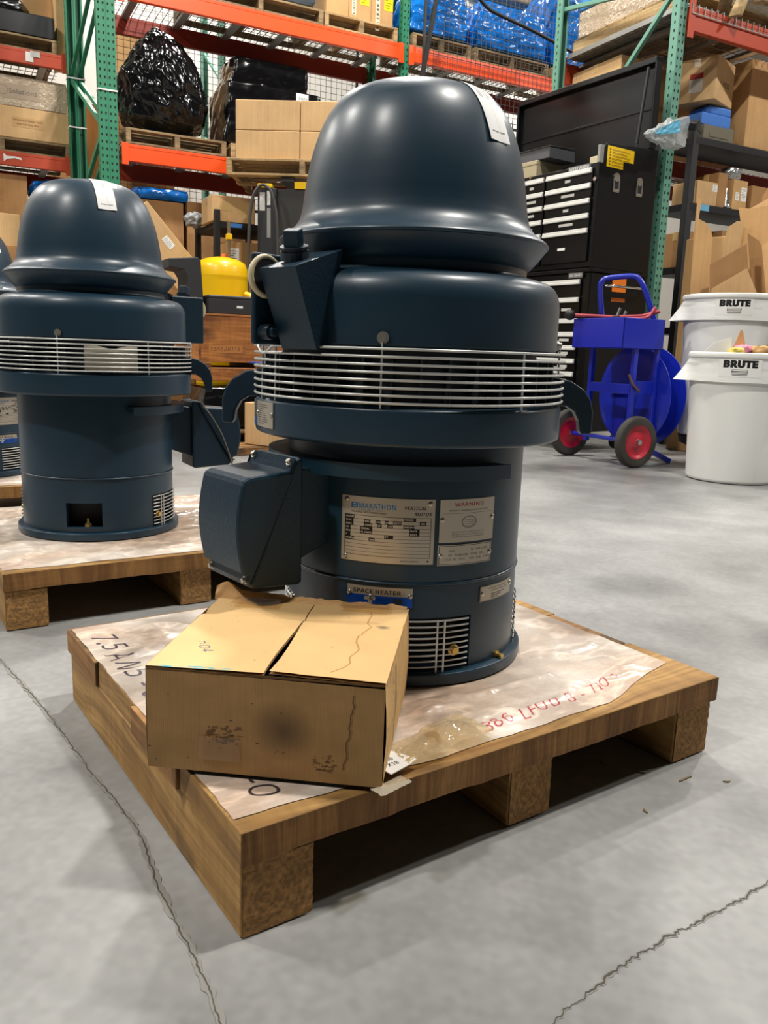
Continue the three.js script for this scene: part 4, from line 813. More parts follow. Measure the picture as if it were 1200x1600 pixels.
// cartons under the left rack
[[0.46, 0, 0.46, 0.9, cardDark, 'tall brown carton at the bottom of the stack under the left rack'], [0.46, 0.9, 0.44, 0.42, card, 'brown carton second from the bottom under the left rack'], [0.47, 1.32, 0.42, 0.36, cardDark, 'brown carton with a window print under the left rack'], [0.45, 1.68, 0.46, 0.35, cardDark, 'topmost brown carton under the lower left red beam']].forEach(([x, y, w, h, m, l]) => carton(l, w, h, 0.5, [x, y, -8.3], 0, m, { labels: y > 1.2 ? [[-0.05, h * 0.5, 0.16, 0.1, cardDark]] : [] }));
carton('light open carton leaning out under the left rack', 0.3, 0.26, 0.3, [0.42, 1.4, -7.84], 0.1, cardLight, {});
carton('dark carton carrying the light open carton under the left rack', 0.34, 1.398, 0.34, [0.42, 0, -7.84], 0, cardDark, {});
solo('tarpaulin', 'small blue tarpaulin heap behind the second motor dome', 'tarpaulin', blob(0.3, 0.24, 0.3, 18, (x, y, z, n) => { const q = 0.05 * fbm(x * 9, y * 9, z * 9); return [x + n.x * q, y + 0.11 + n.y * q, z + n.z * q]; }, 0.6), blueWrap, [0.86, 1.82, -8.3]);
carton('brown carton below the blue tarpaulin heap', 0.3, 1.8, 0.4, [0.86, 0, -8.3], 0, cardDark, {});

// black bag on the lower beam
rackPallet('dark wooden pallet under the black wrapped heap', 0.8, 0.62, [1.71, 2.17, -7.24], 0, woodGrey);
{
  const g = blob(0.76, 0.78, 0.56, 56, (x, y, z, n) => {
    const v = (y + 0.39) / 0.78, tp = 1 - 0.62 * Math.pow(Math.max(0, v - 0.25) / 0.75, 1.5), wr = fbm(x * 5 + y * 3, y * 5, z * 5, 4), r2 = Math.pow(1 - Math.abs(fbm(x * 7, y * 4 + x * 3, z * 7 + 4, 3)), 5);
    const q = 0.06 * wr + 0.025 * r2;
    return [x * tp * 0.98 - 0.05 * v + n.x * q, y + n.y * q * 0.6 + 0.39 - 0.04 * (1 - v) * Math.abs(x), z * (0.75 + 0.25 * tp) + n.z * q];
  }, 0.72);
  const t = thing('wrapped_load', 'big lumpy heap wrapped in shiny black plastic beside the left green frame', 'wrapped load', [1.68, 2.312, -7.22]);
  part(t, 'black_plastic', g, blackWrap);
  part(t, 'tied_neck', blob(0.1, 0.12, 0.09, 8, (x, y, z, n) => { const q = 0.02 * fbm(x * 30, y * 30, z * 30); return [x + n.x * q - 0.06, y + 0.76, z + n.z * q]; }, 0.7), blackWrap);
}
rackPallet('wooden pallet under the stepped black wrapped stack', 0.84, 0.64, [2.57, 2.17, -7.26], 0, woodPale);
{
  const t = thing('wrapped_load', 'stepped stack wrapped in black plastic with a white 1984 label', 'wrapped load', [2.55, 2.29, -7.27]);
  const bl2 = (w, h, x, y, z, d) => blob(w, h, d, 26, (a, b, c, n) => { const q = 0.03 * fbm(a * 5 + x, b * 6, c * 5, 4); return [a + x + n.x * q - 0.1 * Math.max(0, -b / h) * (a < 0 ? 1 : 0), b + y + h / 2 + n.y * q * 0.5, c + z + n.z * q]; }, 0.12);
  part(t, 'lower_bundle', bl2(0.84, 0.5, 0.0, 0.0, 0, 0.6), blackWrap); part(t, 'upper_bundle', bl2(0.66, 0.22, -0.02, 0.48, 0, 0.52), blackWrap);
  part(t, 'paper_label', new THREE.BoxGeometry(0.11, 0.09, 0.002).translate(0.22, 0.42, 0.345), S({ map: canvasTex(256, 200, (q) => { q.fillStyle = '#e6e6e4'; q.fillRect(0, 0, 256, 200); q.fillStyle = '#333'; q.font = 'italic 92px sans-serif'; q.fillText('1984', 26, 130); }), roughness: 0.6 }), 'white label with handwritten number');
}
// big brown carton far behind the mesh
carton('big brown carton behind the mesh next to the left frame', 0.5, 0.62, 0.5, [1.75, 2.9, -8.6], 0, card, {});
carton('tall brown carton carrying the one behind the mesh', 0.55, 2.9, 0.5, [1.75, 0, -8.6], 0, cardDark, {});

// upper level of the middle bay
rackPallet('wooden pallet under the grey wrapped load on the upper orange beam', 1.1, 0.66, [2.4, 3.316, -7.25], 0, woodGrey);
solo('wrapped_load', 'flat load in grey plastic on the upper orange beam', 'wrapped load', blob(1.08, 0.34, 0.62, 30, (x, y, z, n) => { const q = 0.03 * fbm(x * 4, y * 7, z * 5, 4); return [x + n.x * q, y + 0.17 + n.y * q, z + n.z * q]; }, 0.25), greyWrap, [2.4, 3.44, -7.25]);
rackPallet('wooden pallet under the cartons with yellow labels', 0.7, 0.64, [3.31, 3.316, -7.24], 0, woodPale);
for (let i = 0; i < 3; i++) carton(['carton without a yellow label at the left of the upper row', 'middle carton with a yellow label on the upper beam', 'right carton with a yellow label beside the middle frame'][i], 0.21, 0.42, 0.5, [3.09 + i * 0.213, 3.435, -7.2], 0, card, { labels: i === 0 ? [] : [[i === 1 ? 0.04 : 0.06, 0.2, 0.085, 0.15, yellowLabel], [i === 1 ? -0.06 : -0.045, 0.1, 0.04, i === 1 ? 0.14 : 0.3, longLabel]] });
rackPallet('wooden pallet under the left blue wrapped load', 0.62, 0.64, [4.12, 3.316, -7.24], 0, woodGrey);
const blueLoad = (label, w, h, d, p, s) => solo('wrapped_load', label, 'wrapped load', blob(w, h, d, 30, (x, y, z, n) => { const q = 0.045 * fbm(x * 5 + s, y * 6, z * 5, 4) + 0.016 * Math.pow(1 - Math.abs(fbm(x * 9, y * 9 + s, z * 9, 3)), 4); return [x + n.x * q, y + h / 2 + n.y * q, z + n.z * q]; }, 0.22), blueWrap, p);
blueLoad('blue plastic wrapped load right behind the middle green frame', 0.62, 0.36, 0.6, [4.08, 3.455, -7.22], 1.2);
rackPallet('wooden pallet under the wide blue wrapped load', 0.86, 0.64, [4.9, 3.316, -7.24], 0, woodGrey);
blueLoad('wide blue plastic wrapped load behind the mesh', 0.82, 0.4, 0.6, [4.9, 3.455, -7.22], 3.4);
rackPallet('wooden pallet at the right end of the blue loads', 0.6, 0.62, [5.7, 3.316, -7.24], 0, woodPale);
blueLoad('tall blue wrapped load next to the far sage column', 0.58, 0.8, 0.56, [5.7, 3.455, -7.22], 5.1);
solo('wrapped_load', 'pale rounded bundle high above the blue loads', 'wrapped load', blob(0.7, 0.4, 0.4, 14, (x, y, z, n) => { const q = 0.03 * fbm(x * 4, y * 4, z * 4); return [x + n.x * q, y + 0.2 + n.y * q, z + n.z * q]; }, 0.6), filmWrap, [4.9, 3.92, -7.2]);
blueLoad('blue wrapped bundle on the lower deck behind the tool chest', 0.7, 0.6, 0.5, [5.85, 2.22, -7.25], 7.3);
carton('pale carton on the lower deck behind the tool chest', 0.7, 0.5, 0.5, [4.95, 2.175, -7.25], 0, cardLight, {});

// right rack, upper level
solo('deck_board', 'grey decking panel edge at the end of the right rack', 'board', B(-0.015, 0.3, 0, 0.035, -0.6, 0.6, 0.003), zinc, [4.575, 3.006, -5.08]);
rackPallet('pale wooden pallet at the end of the right rack', 1.0, 1.15, [5.12, 3.042, -5.12], 0, woodPale);
{
  const t = thing('wrapped_load', 'load in blue and clear film on the right rack pallet', 'wrapped load', [5.12, 3.16, -5.12]);
  part(t, 'white_carton', B(-0.48, 0.48, 0.001, 0.2, -0.55, 0.55, 0.01), filmWrap);
  part(t, 'blue_film', blob(0.98, 0.5, 1.12, 22, (x, y, z, n) => { const q = 0.015 * fbm(x * 4, y * 9, z * 4); return [x + n.x * q, y + 0.44, z + n.z * q]; }, 0.06), M3({ color: 0x3d86c6, roughness: 0.25, bumpMap: crinkle, bumpScale: 0.004 }));
}
[[4.86, 0.36, -0.55, 0.9], [5.02, 0.42, 0.75, 0.5], [5.3, 0.36, 0.18, 0.2]].forEach(([x, L, a, b], i) => { const g = rbox(L, 0.016, 0.085, 0.002); xf(g, [0, 0.13, 0], [0, b, a]); solo('broken_board', ['broken pallet board hanging over the orange-red beam', 'loose pallet board sloping up above the orange-red beam', 'short loose board on the deck of the right rack'][i], 'board', g, i ? woodPale : woodGrey, [x, 2.93 + i * 0.05, -4.4]); });
solo('plastic_sheet', 'white plastic sheet bunched at the top right picture corner', 'plastic film', blob(0.6, 0.14, 0.3, 14, (x, y, z, n) => { const q = 0.04 * fbm(x * 6, y * 6, z * 6); return [x + n.x * q, y + 0.07 + n.y * q, z + n.z * q]; }, 0.5), clearBag, [5.45, 3.2, -4.44]);
// right rack cartons beside and behind the tool chest lid
carton('plain carton above the left end of the tool chest lid', 0.36, 0.7, 0.56, [4.82, 2.212, -5.42], 0, cardLight, { labels: [] });
carton('brown carton behind the right end of the tool chest lid', 0.36, 0.66, 0.36, [5.22, 2.212, -5.3], 0, card, {});
carton('dark brown carton pile deep in the right rack', 0.5, 0.7, 0.5, [5.85, 2.212, -5.4], 0, cardDark, {});

// ------------------------------------------------------------------ black shelves at right
{
  const t = thing('shelving_unit', 'black steel shelving at right loaded with cartons', 'shelves', [5.75, 0, -4.78]);
  const L = 0.8, D = 0.16;
  for (const x of [-L, L]) for (const z of [D, -D]) part(t, 'shelf_post', merge([B(x - 0.03, x + 0.03, 0, 2.38, z - 0.004, z + 0.004, 0.001), B(x - 0.03, x - 0.024, 0, 2.38, z - 0.05, z, 0.001)]), charcoal);
  for (const y of [0.3, 0.85, 1.3, 1.76, 2.22]) { const s = part(t, 'shelf', B(-L, L, y, y + 0.05, -D - 0.03, D + 0.006, 0.003), blackMatte); }
}
solo('shelf_tag', 'light blue tag on the black shelf edge at right', 'label', rbox(0.13, 0.045, 0.002, 0.0005), S({ color: 0x6fb2d6, roughness: 0.6 }), [5.08, 1.785, -4.61]);
const onTop = 2.272;
solo('electronics_box', 'flat grey instrument box on top of the black shelves', 'instrument', merge([B(-0.16, 0.16, 0, 0.1, -0.12, 0.12, 0.006), B(-0.1, 0.1, 0.02, 0.05, 0.118, 0.124, 0.001)]), S({ color: 0x6e6858, roughness: 0.6 }), [5.19, onTop, -4.75]);
solo('tool_case', 'light blue plastic case on the grey instrument box', 'case', merge([B(-0.15, 0.16, 0, 0.09, -0.1, 0.1, 0.012), B(-0.08, 0.16, 0.08, 0.15, -0.1, 0.1, 0.02)]), S({ color: 0x3f79cf, roughness: 0.5 }), [5.18, onTop + 0.102, -4.76]);
{
  const t = carton('taped carton tilted on the light blue case', 0.34, 0.3, 0.3, [5.16, onTop + 0.262, -4.78], 0.35, cardLight, { labels: [[0.0, 0.13, 0.1, 0.13, S({ map: canvasTex(160, 200, (g) => { g.fillStyle = '#d9d0c4'; g.fillRect(0, 0, 160, 200); g.fillStyle = '#b02a1c'; g.fillRect(0, 0, 160, 60); }), roughness: 0.6 }), 'left'], [0.02, 0.12, 0.2, 0.06, printTex(['HGST'], '#c9a36c', '#4a3520', 256, 80, 'bold 66px sans-serif')]] });
  t.rotation.z = 0.0; t.rotation.x = 0;
}
carton('tall carton standing at the right on the black shelves', 0.5, 0.62, 0.3, [5.72, onTop, -4.78], 0, card, { labels: [[0.2, 0.36, 0.05, 0.12, whiteLabel]] });
[[5.14, 1.812, 0.22, 0.17, cardLight, 'open tan carton on the middle black shelf'], [5.3, 1.812, 0.1, 0.25, cardDark, 'dark narrow carton behind the tan carton on the black shelf'], [5.5, 1.812, 0.16, 0.22, card, 'carton with white labels further along the black shelf'], [5.1, 1.352, 0.24, 0.26, cardDark, 'brown carton on the lower black shelf'], [5.75, 1.812, 0.24, 0.2, cardDark, 'brown carton half hidden at the right on the black shelf'], [5.5, 1.352, 0.3, 0.3, cardDark, 'dark brown carton right on the lower black shelf']].forEach(([x, y, w, h, m, l], i) => carton(l, w, h, 0.24, [x, y, -4.76], 0, m, { labels: i === 2 ? [[-0.03, 0.1, 0.04, 0.06, whiteLabel], [0.04, 0.12, 0.06, 0.1, whiteLabel]] : i === 0 ? [[0.08, 0.13, 0.05, 0.05, whiteLabel]] : [] }));
solo('metal_part', 'stack of shiny turned metal parts on the middle black shelf', 'metal part', lathe([[0.001, 0], [0.045, 0], [0.045, 0.02], [0.03, 0.03], [0.035, 0.06], [0.02, 0.075], [0.022, 0.11], [0.01, 0.125], [0.012, 0.15], [0.001, 0.155]], 24), chrome, [5.37, 1.812, -4.66]);
solo('plastic_bag', 'crumpled silvery bag on the white labelled carton', 'plastic bag', blob(0.16, 0.1, 0.14, 14, (x, y, z, n) => { const q = 0.03 * fbm(x * 14, y * 14, z * 14); return [x + n.x * q, y + 0.05 + n.y * q, z + n.z * q]; }, 0.5), S({ color: 0xb9bcbe, roughness: 0.22, metalness: 0.7, bumpMap: crinkle, bumpScale: 0.01 }), [5.5, 2.04, -4.76]);

// ------------------------------------------------------------------ tool chest on its cabinet
{
  const yaw = 6 * D2R, org = [3.82, 0, -4.36], Wd = 1.36, Dp = 0.57;
  const badge = S({ map: canvasTex(512, 96, (g, w, h) => { g.fillStyle = '#6f7275'; g.fillRect(0, 0, w, h); g.fillStyle = '#e8e8e6'; g.font = 'bold 82px sans-serif'; g.textAlign = 'center'; g.fillText('WESTWARD', w / 2, 76); }), roughness: 0.3, metalness: 0.5 });
  const strip = S({ map: canvasTex(160, 32, (g) => { g.fillStyle = '#e4e4e6'; g.fillRect(0, 0, 160, 32); g.fillStyle = '#555'; g.font = 'bold 22px sans-serif'; for (let x = 12; x < 140; x += 12) g.fillRect(x, 10, 4 + rnd() * 6, 12); }), roughness: 0.6 });
  const drawer = (t, y0, y1, u0, u1, lab) => {
    const d = part(t, 'drawer', B(-0.012, 0.004, y0, y1, -u1, -u0, 0.003), blackSteel);
    part(d, 'drawer_handle', merge([B(-0.03, -0.012, y1 - 0.034, y1 - 0.018, -u1 + 0.004, -u0 - 0.004, 0.003), B(-0.026, -0.012, y1 - 0.018, y1 - 0.002, -u1 + 0.004, -u0 - 0.004, 0.003)]), alu);
    if (lab) { const um = u0 + (u1 - u0) * lab[0]; part(d, 'drawer_label', B(-0.0138, -0.0118, (y0 + y1 - 0.03) / 2 - 0.009, (y0 + y1 - 0.03) / 2 + 0.009, -um - lab[1] / 2, -um + lab[1] / 2, 0.0006), paper); }
  };
  const cols = [[0.04, 0.46], [0.48, 0.9], [0.92, 1.33]];
  // rolling cabinet
  const c = thing('tool_cabinet', 'black rolling tool cabinet under the open chest behind the blue cart', 'tool cabinet', org, yaw);
  part(c, 'cabinet_body', B(0.002, Dp, 0.14, 1.215, -Wd, 0, 0.01), blackSteel);
  part(c, 'cabinet_top', B(-0.012, Dp + 0.006, 1.215, 1.24, -Wd - 0.008, 0.008, 0.005), blackSteel);
  const rows = [[1.06, 1.17], [0.92, 1.052], [0.83, 0.912], [0.74, 0.822], [0.65, 0.732], [0.56, 0.642], [0.46, 0.552], [0.36, 0.452], [0.18, 0.352]];
  for (const [u0, u1] of cols) rows.forEach(([a, b], i) => drawer(c, a, b, u0 + (u0 < 0.1 ? 0.03 : 0), u1, i % 2 || i > 3 ? [0.3, 0.09] : null));
  for (const x of [0.08, Dp - 0.08]) for (const u of [0.08, Wd - 0.08]) { const k = part(c, 'caster', xf(cyl(0.055, 0.055, 0.035, 18), [x, 0.056, -u], [0, 0, Math.PI / 2]), rubber); part(k, 'caster_fork', B(x - 0.03, x + 0.03, 0.06, 0.14, -u - 0.028, -u + 0.028, 0.004), zinc); }
  part(c, 'push_handle', tube([[0.12, 1.13, 0.0], [0.12, 1.13, 0.045], [0.2, 1.13, 0.06], [0.45, 1.13, 0.06], [0.52, 1.13, 0.045], [0.52, 1.13, 0.0]], 0.009, 40, 8), chrome);
  part(c, 'warning_sticker', B(0.22, 0.36, 1.1, 1.2, 0.0, 0.0016, 0.0004), S({ map: canvasTex(200, 150, (g) => { g.fillStyle = '#e87a1c'; g.fillRect(0, 0, 200, 150); g.fillStyle = '#8e3a06'; g.font = 'bold 28px sans-serif'; g.fillText('WARNING', 28, 40); for (let y = 64; y < 140; y += 20) g.fillRect(20, y, 150, 6); }), roughness: 0.5 }), 'orange warning sticker');
  part(c, 'warning_sticker', B(0.22, 0.36, 1.035, 1.06, 0.0, 0.0016, 0.0004), S({ color: 0xe87a1c, roughness: 0.5 }), 'orange warning strip');
  part(c, 'cabinet_badge', new THREE.BoxGeometry(0.13, 0.036, 0.003).rotateY(-Math.PI / 2).translate(-0.0135, 1.196, -0.12), badge);
  // top chest
  const t = thing('tool_chest', 'black tool chest with open lid and many silver drawer handles', 'tool chest', [org[0], 1.2415, org[2]], yaw);
  const Y = (y) => y - 1.2415;
  part(t, 'chest_body', merge([B(0.002, Dp - 0.002, Y(1.2435), Y(1.83), -Wd + 0.004, -0.006, 0.008), B(0.0, 0.02, Y(1.82), Y(1.905), -Wd + 0.004, -0.006, 0.004)]), blackSteel);
  const sideShape = [[0, 0.002], [Dp, 0.002], [Dp, Y(2.06)], [0.06, Y(2.03)], [0.03, Y(2.0)], [0.012, Y(1.92)], [0, Y(1.9)]];
  for (const z of [-0.003, -Wd + 0.003]) part(t, 'chest_side', extrude(sideShape, 0.012, 0.003).translate(0, 0, z), blackSteel);
  part(t, 'chest_back', B(Dp - 0.012, Dp, Y(1.8), Y(2.06), -Wd + 0.01, -0.01, 0.003), blackSteel);
  for (const [u0, u1] of cols) for (let i = 0; i < 5; i++) { const top = 1.876 - i * 0.0945; drawer(t, Y(i === 4 ? 1.285 : top - 0.088), Y(top), u0, u1, u0 < 0.1 ? [[0.52, 0.05], [0.5, 0.12], [0.52, 0.05], [0.5, 0.13], [0.56, 0.07]][i] : u0 < 0.5 ? [[0.3, 0.04], [0.3, 0.1], [0.3, 0.08], [0.3, 0.06], [0.3, 0.05]][i] : null); }
  part(t, 'chest_badge', new THREE.BoxGeometry(0.2, 0.034, 0.004).rotateY(-Math.PI / 2).translate(-0.003, Y(1.891), -0.17), badge);
  const lid = part(t, 'lid', merge([B(Dp - 0.05, Dp - 0.03, Y(2.06), Y(2.64), -Wd, 0, 0.008), B(Dp - 0.09, Dp - 0.03, Y(2.6), Y(2.64), -Wd, 0, 0.006), B(Dp - 0.09, Dp - 0.03, Y(2.06), Y(2.64), -0.02, 0, 0.006), B(Dp - 0.09, Dp - 0.03, Y(2.06), Y(2.64), -Wd, -Wd + 0.02, 0.006), B(Dp - 0.056, Dp - 0.045, Y(2.32), Y(2.335), -Wd + 0.04, -0.04, 0.002)]), blackSteel, 'raised glossy black lid');
  part(lid, 'gas_strut', merge([bar([Dp - 0.12, Y(2.1), -0.09], [Dp - 0.1, Y(2.58), -0.06], 0.011, 10), bar([Dp - 0.13, Y(1.9), -0.1], [Dp - 0.12, Y(2.12), -0.09], 0.006, 8)]), S({ color: 0x3a3b3d, roughness: 0.35, metalness: 0.5 }));
  for (const x of [0.17, 0.4]) { const l = part(t, 'side_latch', merge([xf(cyl(0.028, 0.028, 0.01, 22), [x, Y(1.83), 0.006], [Math.PI / 2, 0, 0]), B(x - 0.03, x + 0.03, Y(1.735), Y(1.755), 0, 0.012, 0.004), B(x - 0.03, x - 0.02, Y(1.74), Y(1.82), 0, 0.014, 0.004), B(x + 0.02, x + 0.03, Y(1.74), Y(1.82), 0, 0.014, 0.004)]), steel); part(l, 'latch_plate', B(x - 0.02, x + 0.02, Y(1.75), Y(1.81), 0.001, 0.006, 0.002), blackMatte); }
  part(t, 'corner_guard', merge([B(-0.004, 0.03, Y(1.9), Y(2.01), 0.001, 0.008, 0.003), B(-0.006, 0.002, Y(1.9), Y(2.01), -0.016, 0.006, 0.003)]), zinc);
  part(t, 'lock', xf(cyl(0.013, 0.013, 0.012, 16), [-0.006, Y(1.8), -0.02], [0, 0, Math.PI / 2]), chrome);
  part(t, 'lock', xf(cyl(0.01, 0.01, 0.01, 16), [-0.006, Y(1.895), -0.63], [0, 0, Math.PI / 2]), chrome);
  const stk = S({ map: canvasTex(300, 180, (g) => { g.fillStyle = '#f0c400'; g.fillRect(0, 0, 300, 180); g.fillStyle = '#7a5c00'; for (let y = 24; y < 160; y += 26) { g.beginPath(); g.arc(30, y + 4, 9, 0, 7); g.fill(); g.fillRect(54, y, 150 + rnd() * 70, 5); g.fillRect(54, y + 9, 120 + rnd() * 90, 4); } }), roughness: 0.5 });
  const sg = extrude([[0.065, Y(1.885)], [0.225, Y(1.885)], [0.225, Y(1.935)], [0.325, Y(1.935)], [0.325, Y(2.015)], [0.065, Y(2.015)]], 0.0014, 0.0001);
  const su = sg.attributes.uv, sp = sg.attributes.position; for (let k = 0; k < su.count; k++) su.setXY(k, (sp.getX(k) - 0.065) / 0.26, (sp.getY(k) - Y(1.885)) / 0.13);
  part(t, 'instruction_sticker', sg.translate(0, 0, 0.0042), stk, 'yellow instruction sticker');
  // things lying on the chest
  const at = (x, u, y) => { const q = new THREE.Vector3(x, 0, -u).applyAxisAngle(new THREE.Vector3(0, 1, 0), yaw); return [org[0] + q.x, y, org[2] + q.z]; };
  solo('storage_box', 'beige box lying on the left of the tool chest', 'box', merge([B(-0.13, 0.13, 0, 0.2, -0.2, 0.2, 0.006), B(-0.133, 0.133, 0.17, 0.2, -0.203, 0.203, 0.004)]), S({ color: 0xb5a888, roughness: 0.7 }), at(0.2, 0.86, 1.8325), yaw);
  solo('storage_box', 'flat grey box with white lid on the beige box', 'box', merge([B(-0.13, 0.13, 0, 0.075, -0.24, 0.24, 0.006)]), S({ color: 0x55565a, roughness: 0.6 }), at(0.22, 0.8, 2.034), yaw);
  solo('box_lid', 'white curled lid on the flat grey box', 'lid', surface(24, 6, (u, v) => [-0.14 + v * 0.28, 0.004 + 0.014 * v + (u < 0.15 ? 0 : 0) - 0.05 * Math.pow(Math.max(0, u - 0.82) / 0.18, 1.5), 0.25 - u * 0.56]), S({ color: 0xdcdcd8, roughness: 0.5, side: THREE.DoubleSide }), at(0.22, 0.8, 2.111), yaw);
  solo('small_carton', 'small cream carton on the tool chest behind its badge', 'carton', B(-0.03, 0.03, 0, 0.14, -0.04, 0.04, 0.004), cream, at(0.12, 0.13, 1.8325), yaw);
}
{
  const t = thing('plastic_bag', 'clear plastic bag with light blue print tied to the sage green column', 'plastic bag', [4.27, 2.03, -4.25], 0.3);
  part(t, 'bag_film', blob(0.52, 0.2, 0.1, 40, (x, y, z, n) => { const k = (x + 0.26) / 0.52, q = 0.05 * fbm(x * 8, y * 10, z * 8, 4) + 0.03 * fbm(x * 20, y * 22, z * 20, 3); return [x + n.x * q, y * (0.22 + 1.0 * k) + 0.03 + 0.11 * k + n.y * q, z * (0.4 + 0.6 * k) + n.z * q * 0.7]; }, 0.35), clearBag);
  part(t, 'printed_patch', surface(16, 8, (u, v) => [-0.2 + u * 0.26, 0.035 + 0.06 * u + v * (0.025 + 0.06 * u), 0.036 + 0.03 * u + 0.018 * fbm(u * 5, v * 5, 2)]), S({ color: 0x5fb4d6, roughness: 0.4, side: THREE.DoubleSide }), 'light blue print');
  part(t, 'black_clip', xf(rbox(0.06, 0.06, 0.05, 0.01), [0.22, 0.17, 0.08], [0.3, 0.2, 0.6]), blackMatte);
  for (const a of [0.3, 0.9, -0.3]) part(t, 'tie_wire', bar([0.22, 0.17, 0.085], [0.22 + 0.11 * Math.cos(a), 0.17 + 0.11 * Math.sin(a), 0.085], 0.003, 6), blackMatte);
}

// ------------------------------------------------------------------ blue strapping cart
{
  const t = thing('strapping_cart', 'blue steel strapping cart with red wheels, tool tray and big reel', 'cart', [3.66, 0, -3.93]);
  const P = (n, g, m, l) => part(t, n, g, m, l);
  const tray = P('tool_tray', merge([B(-0.14, 0.19, 0.71, 0.716, -0.21, 0.24, 0.002), B(-0.14, -0.134, 0.71, 0.89, -0.21, 0.24, 0.002), B(0.184, 0.19, 0.71, 0.89, -0.21, 0.24, 0.002), B(-0.14, 0.19, 0.71, 0.89, 0.234, 0.24, 0.002), B(-0.14, 0.19, 0.71, 0.89, -0.21, -0.204, 0.002)]), cartBlue);
  for (const z of [0.21, -0.16]) P('upright', B(-0.02, 0.012, 0.12, 0.72, z - 0.014, z + 0.014, 0.004), cartBlue);
  P('upright', B(0.16, 0.185, 0.15, 0.72, 0.2, 0.226, 0.004), cartBlue);
  P('cross_bar', B(-0.02, 0.18, 0.44, 0.52, 0.205, 0.213, 0.002), cartBlue); P('cross_bar', B(-0.018, 0.01, 0.44, 0.5, -0.16, 0.21, 0.003), cartBlue);
  P('push_handle', tube([[0.02, 0.8, -0.1], [-0.03, 1.0, -0.1], [-0.05, 1.1, -0.09], [-0.03, 1.135, -0.07], [0.06, 1.15, 0.02], [0.1, 1.145, 0.06], [0.125, 1.1, 0.09], [0.16, 0.98, 0.13], [0.19, 0.86, 0.16], [0.18, 0.8, 0.17]], 0.017, 70, 10), cartBlue);
  P('axle', bar([-0.01, 0.155, -0.34], [-0.01, 0.155, 0.31], 0.013, 12), cartBlue);
  for (const [z, s] of [[0.285, 1], [-0.32, 1]]) {
    const w = new THREE.Group(); w.name = 'wheel'; w.position.set(-0.01, 0.1575, z); t.add(w);
    part(w, 'tire', lathe([[0.105, -0.026], [0.14, -0.028], [0.15, -0.022], [0.1565, -0.012], [0.1565, 0.012], [0.15, 0.022], [0.14, 0.028], [0.105, 0.026]], 56).rotateX(Math.PI / 2), rubber);
    part(w, 'rim', lathe([[0.001, 0.02], [0.03, 0.022], [0.035, 0.012], [0.07, 0.004], [0.085, 0.012], [0.1, 0.024], [0.108, 0.026], [0.108, -0.026], [0.1, -0.024], [0.06, -0.006], [0.001, -0.01]], 48).rotateX(Math.PI / 2), wheelRed);
    part(w, 'hub', xf(cyl(0.02, 0.016, 0.02, 18), [0, 0, 0.028], [Math.PI / 2, 0, 0]), chrome);
  }
  const reel = new THREE.Group(); reel.name = 'strap_reel'; reel.position.set(0.2, 0.42, 0.02); t.add(reel);
  const disc = () => lathe([[0.05, -0.003], [0.12, -0.003], [0.13, -0.012], [0.27, -0.012], [0.285, -0.003], [0.31, -0.004], [0.314, 0], [0.31, 0.004], [0.285, 0.003], [0.27, -0.006], [0.13, -0.006], [0.12, 0.003], [0.05, 0.003]], 72).rotateZ(-Math.PI / 2);
  part(reel, 'reel_disc', disc(), cartBlue); part(reel, 'reel_disc', disc().translate(0.13, 0, 0), cartBlue);
  part(reel, 'reel_core', xf(cyl(0.12, 0.12, 0.13, 32), [0.065, 0, 0], [0, 0, Math.PI / 2]), cartBlue);
  for (let k = 0; k < 4; k++) part(reel, 'reel_spoke', xf(B(0.008, 0.014, 0.08, 0.26, -0.02, 0.02, 0.002), [0, 0, 0], [k * Math.PI / 2 + 0.5, 0, 0]), cartBlue);
  P('reel_axle', bar([0.02, 0.42, 0.02], [0.36, 0.42, 0.02], 0.014, 12), cartBlue);
  P('support_foot', merge([beamGeo([0.1, 0.13, 0.2], [0.38, 0.016, 0.2], 0.03, 0.03)]), cartBlue);
  P('pull_rope', tube([[-0.05, 0.56, 0.22], [-0.02, 0.5, 0.23], [0.03, 0.46, 0.235]], 0.007, 16, 6), S({ color: 0x6a4a34, roughness: 0.8 }));
  const dk = S({ color: 0x1c1c1e, roughness: 0.5 }), rd = S({ color: 0xa83a48, roughness: 0.5 });
  const ct = thing('strapping_tensioner', 'red strapping tool with a round black knob lying in the cart tray', 'hand tool', [3.66, 0.72, -3.93]);
  part(ct, 'tool_lever', tube([[-0.17, 0.19, -0.17], [-0.06, 0.185, -0.06], [0.06, 0.18, 0.06]], 0.011, 20, 8), rd); part(ct, 'knob', new THREE.SphereGeometry(0.034, 20, 14).translate(-0.19, 0.192, -0.19), dk);
  part(ct, 'tool_body', B(-0.02, 0.1, 0.0, 0.19, -0.02, 0.1, 0.01), dk);
  const pl = thing('pliers', 'red handled strap cutter lying across the cart tray', 'hand tool', [3.745, 0.72, -3.83]);
  part(pl, 'handle', tube([[-0.12, 0.18, -0.02], [0, 0.19, 0.05], [0.07, 0.22, 0.12]], 0.011, 20, 8), rd); part(pl, 'handle', tube([[-0.12, 0.165, 0.02], [0.0, 0.18, 0.09], [0.05, 0.24, 0.1]], 0.01, 20, 8), rd); part(pl, 'jaws', B(-0.1, -0.04, 0, 0.17, -0.02, 0.04, 0.008), zinc);
  solo('strap_sealer', 'dull metal strap sealer standing in the cart tray', 'hand tool', merge([bar([0, 0, 0], [0.06, 0.25, 0.05], 0.009, 8), bar([0.03, 0, 0.03], [0.1, 0.23, 0.06], 0.009, 8), B(-0.03, 0.05, 0, 0.03, -0.02, 0.05, 0.004)]), zinc, [3.73, 0.718, -4.07]);
}

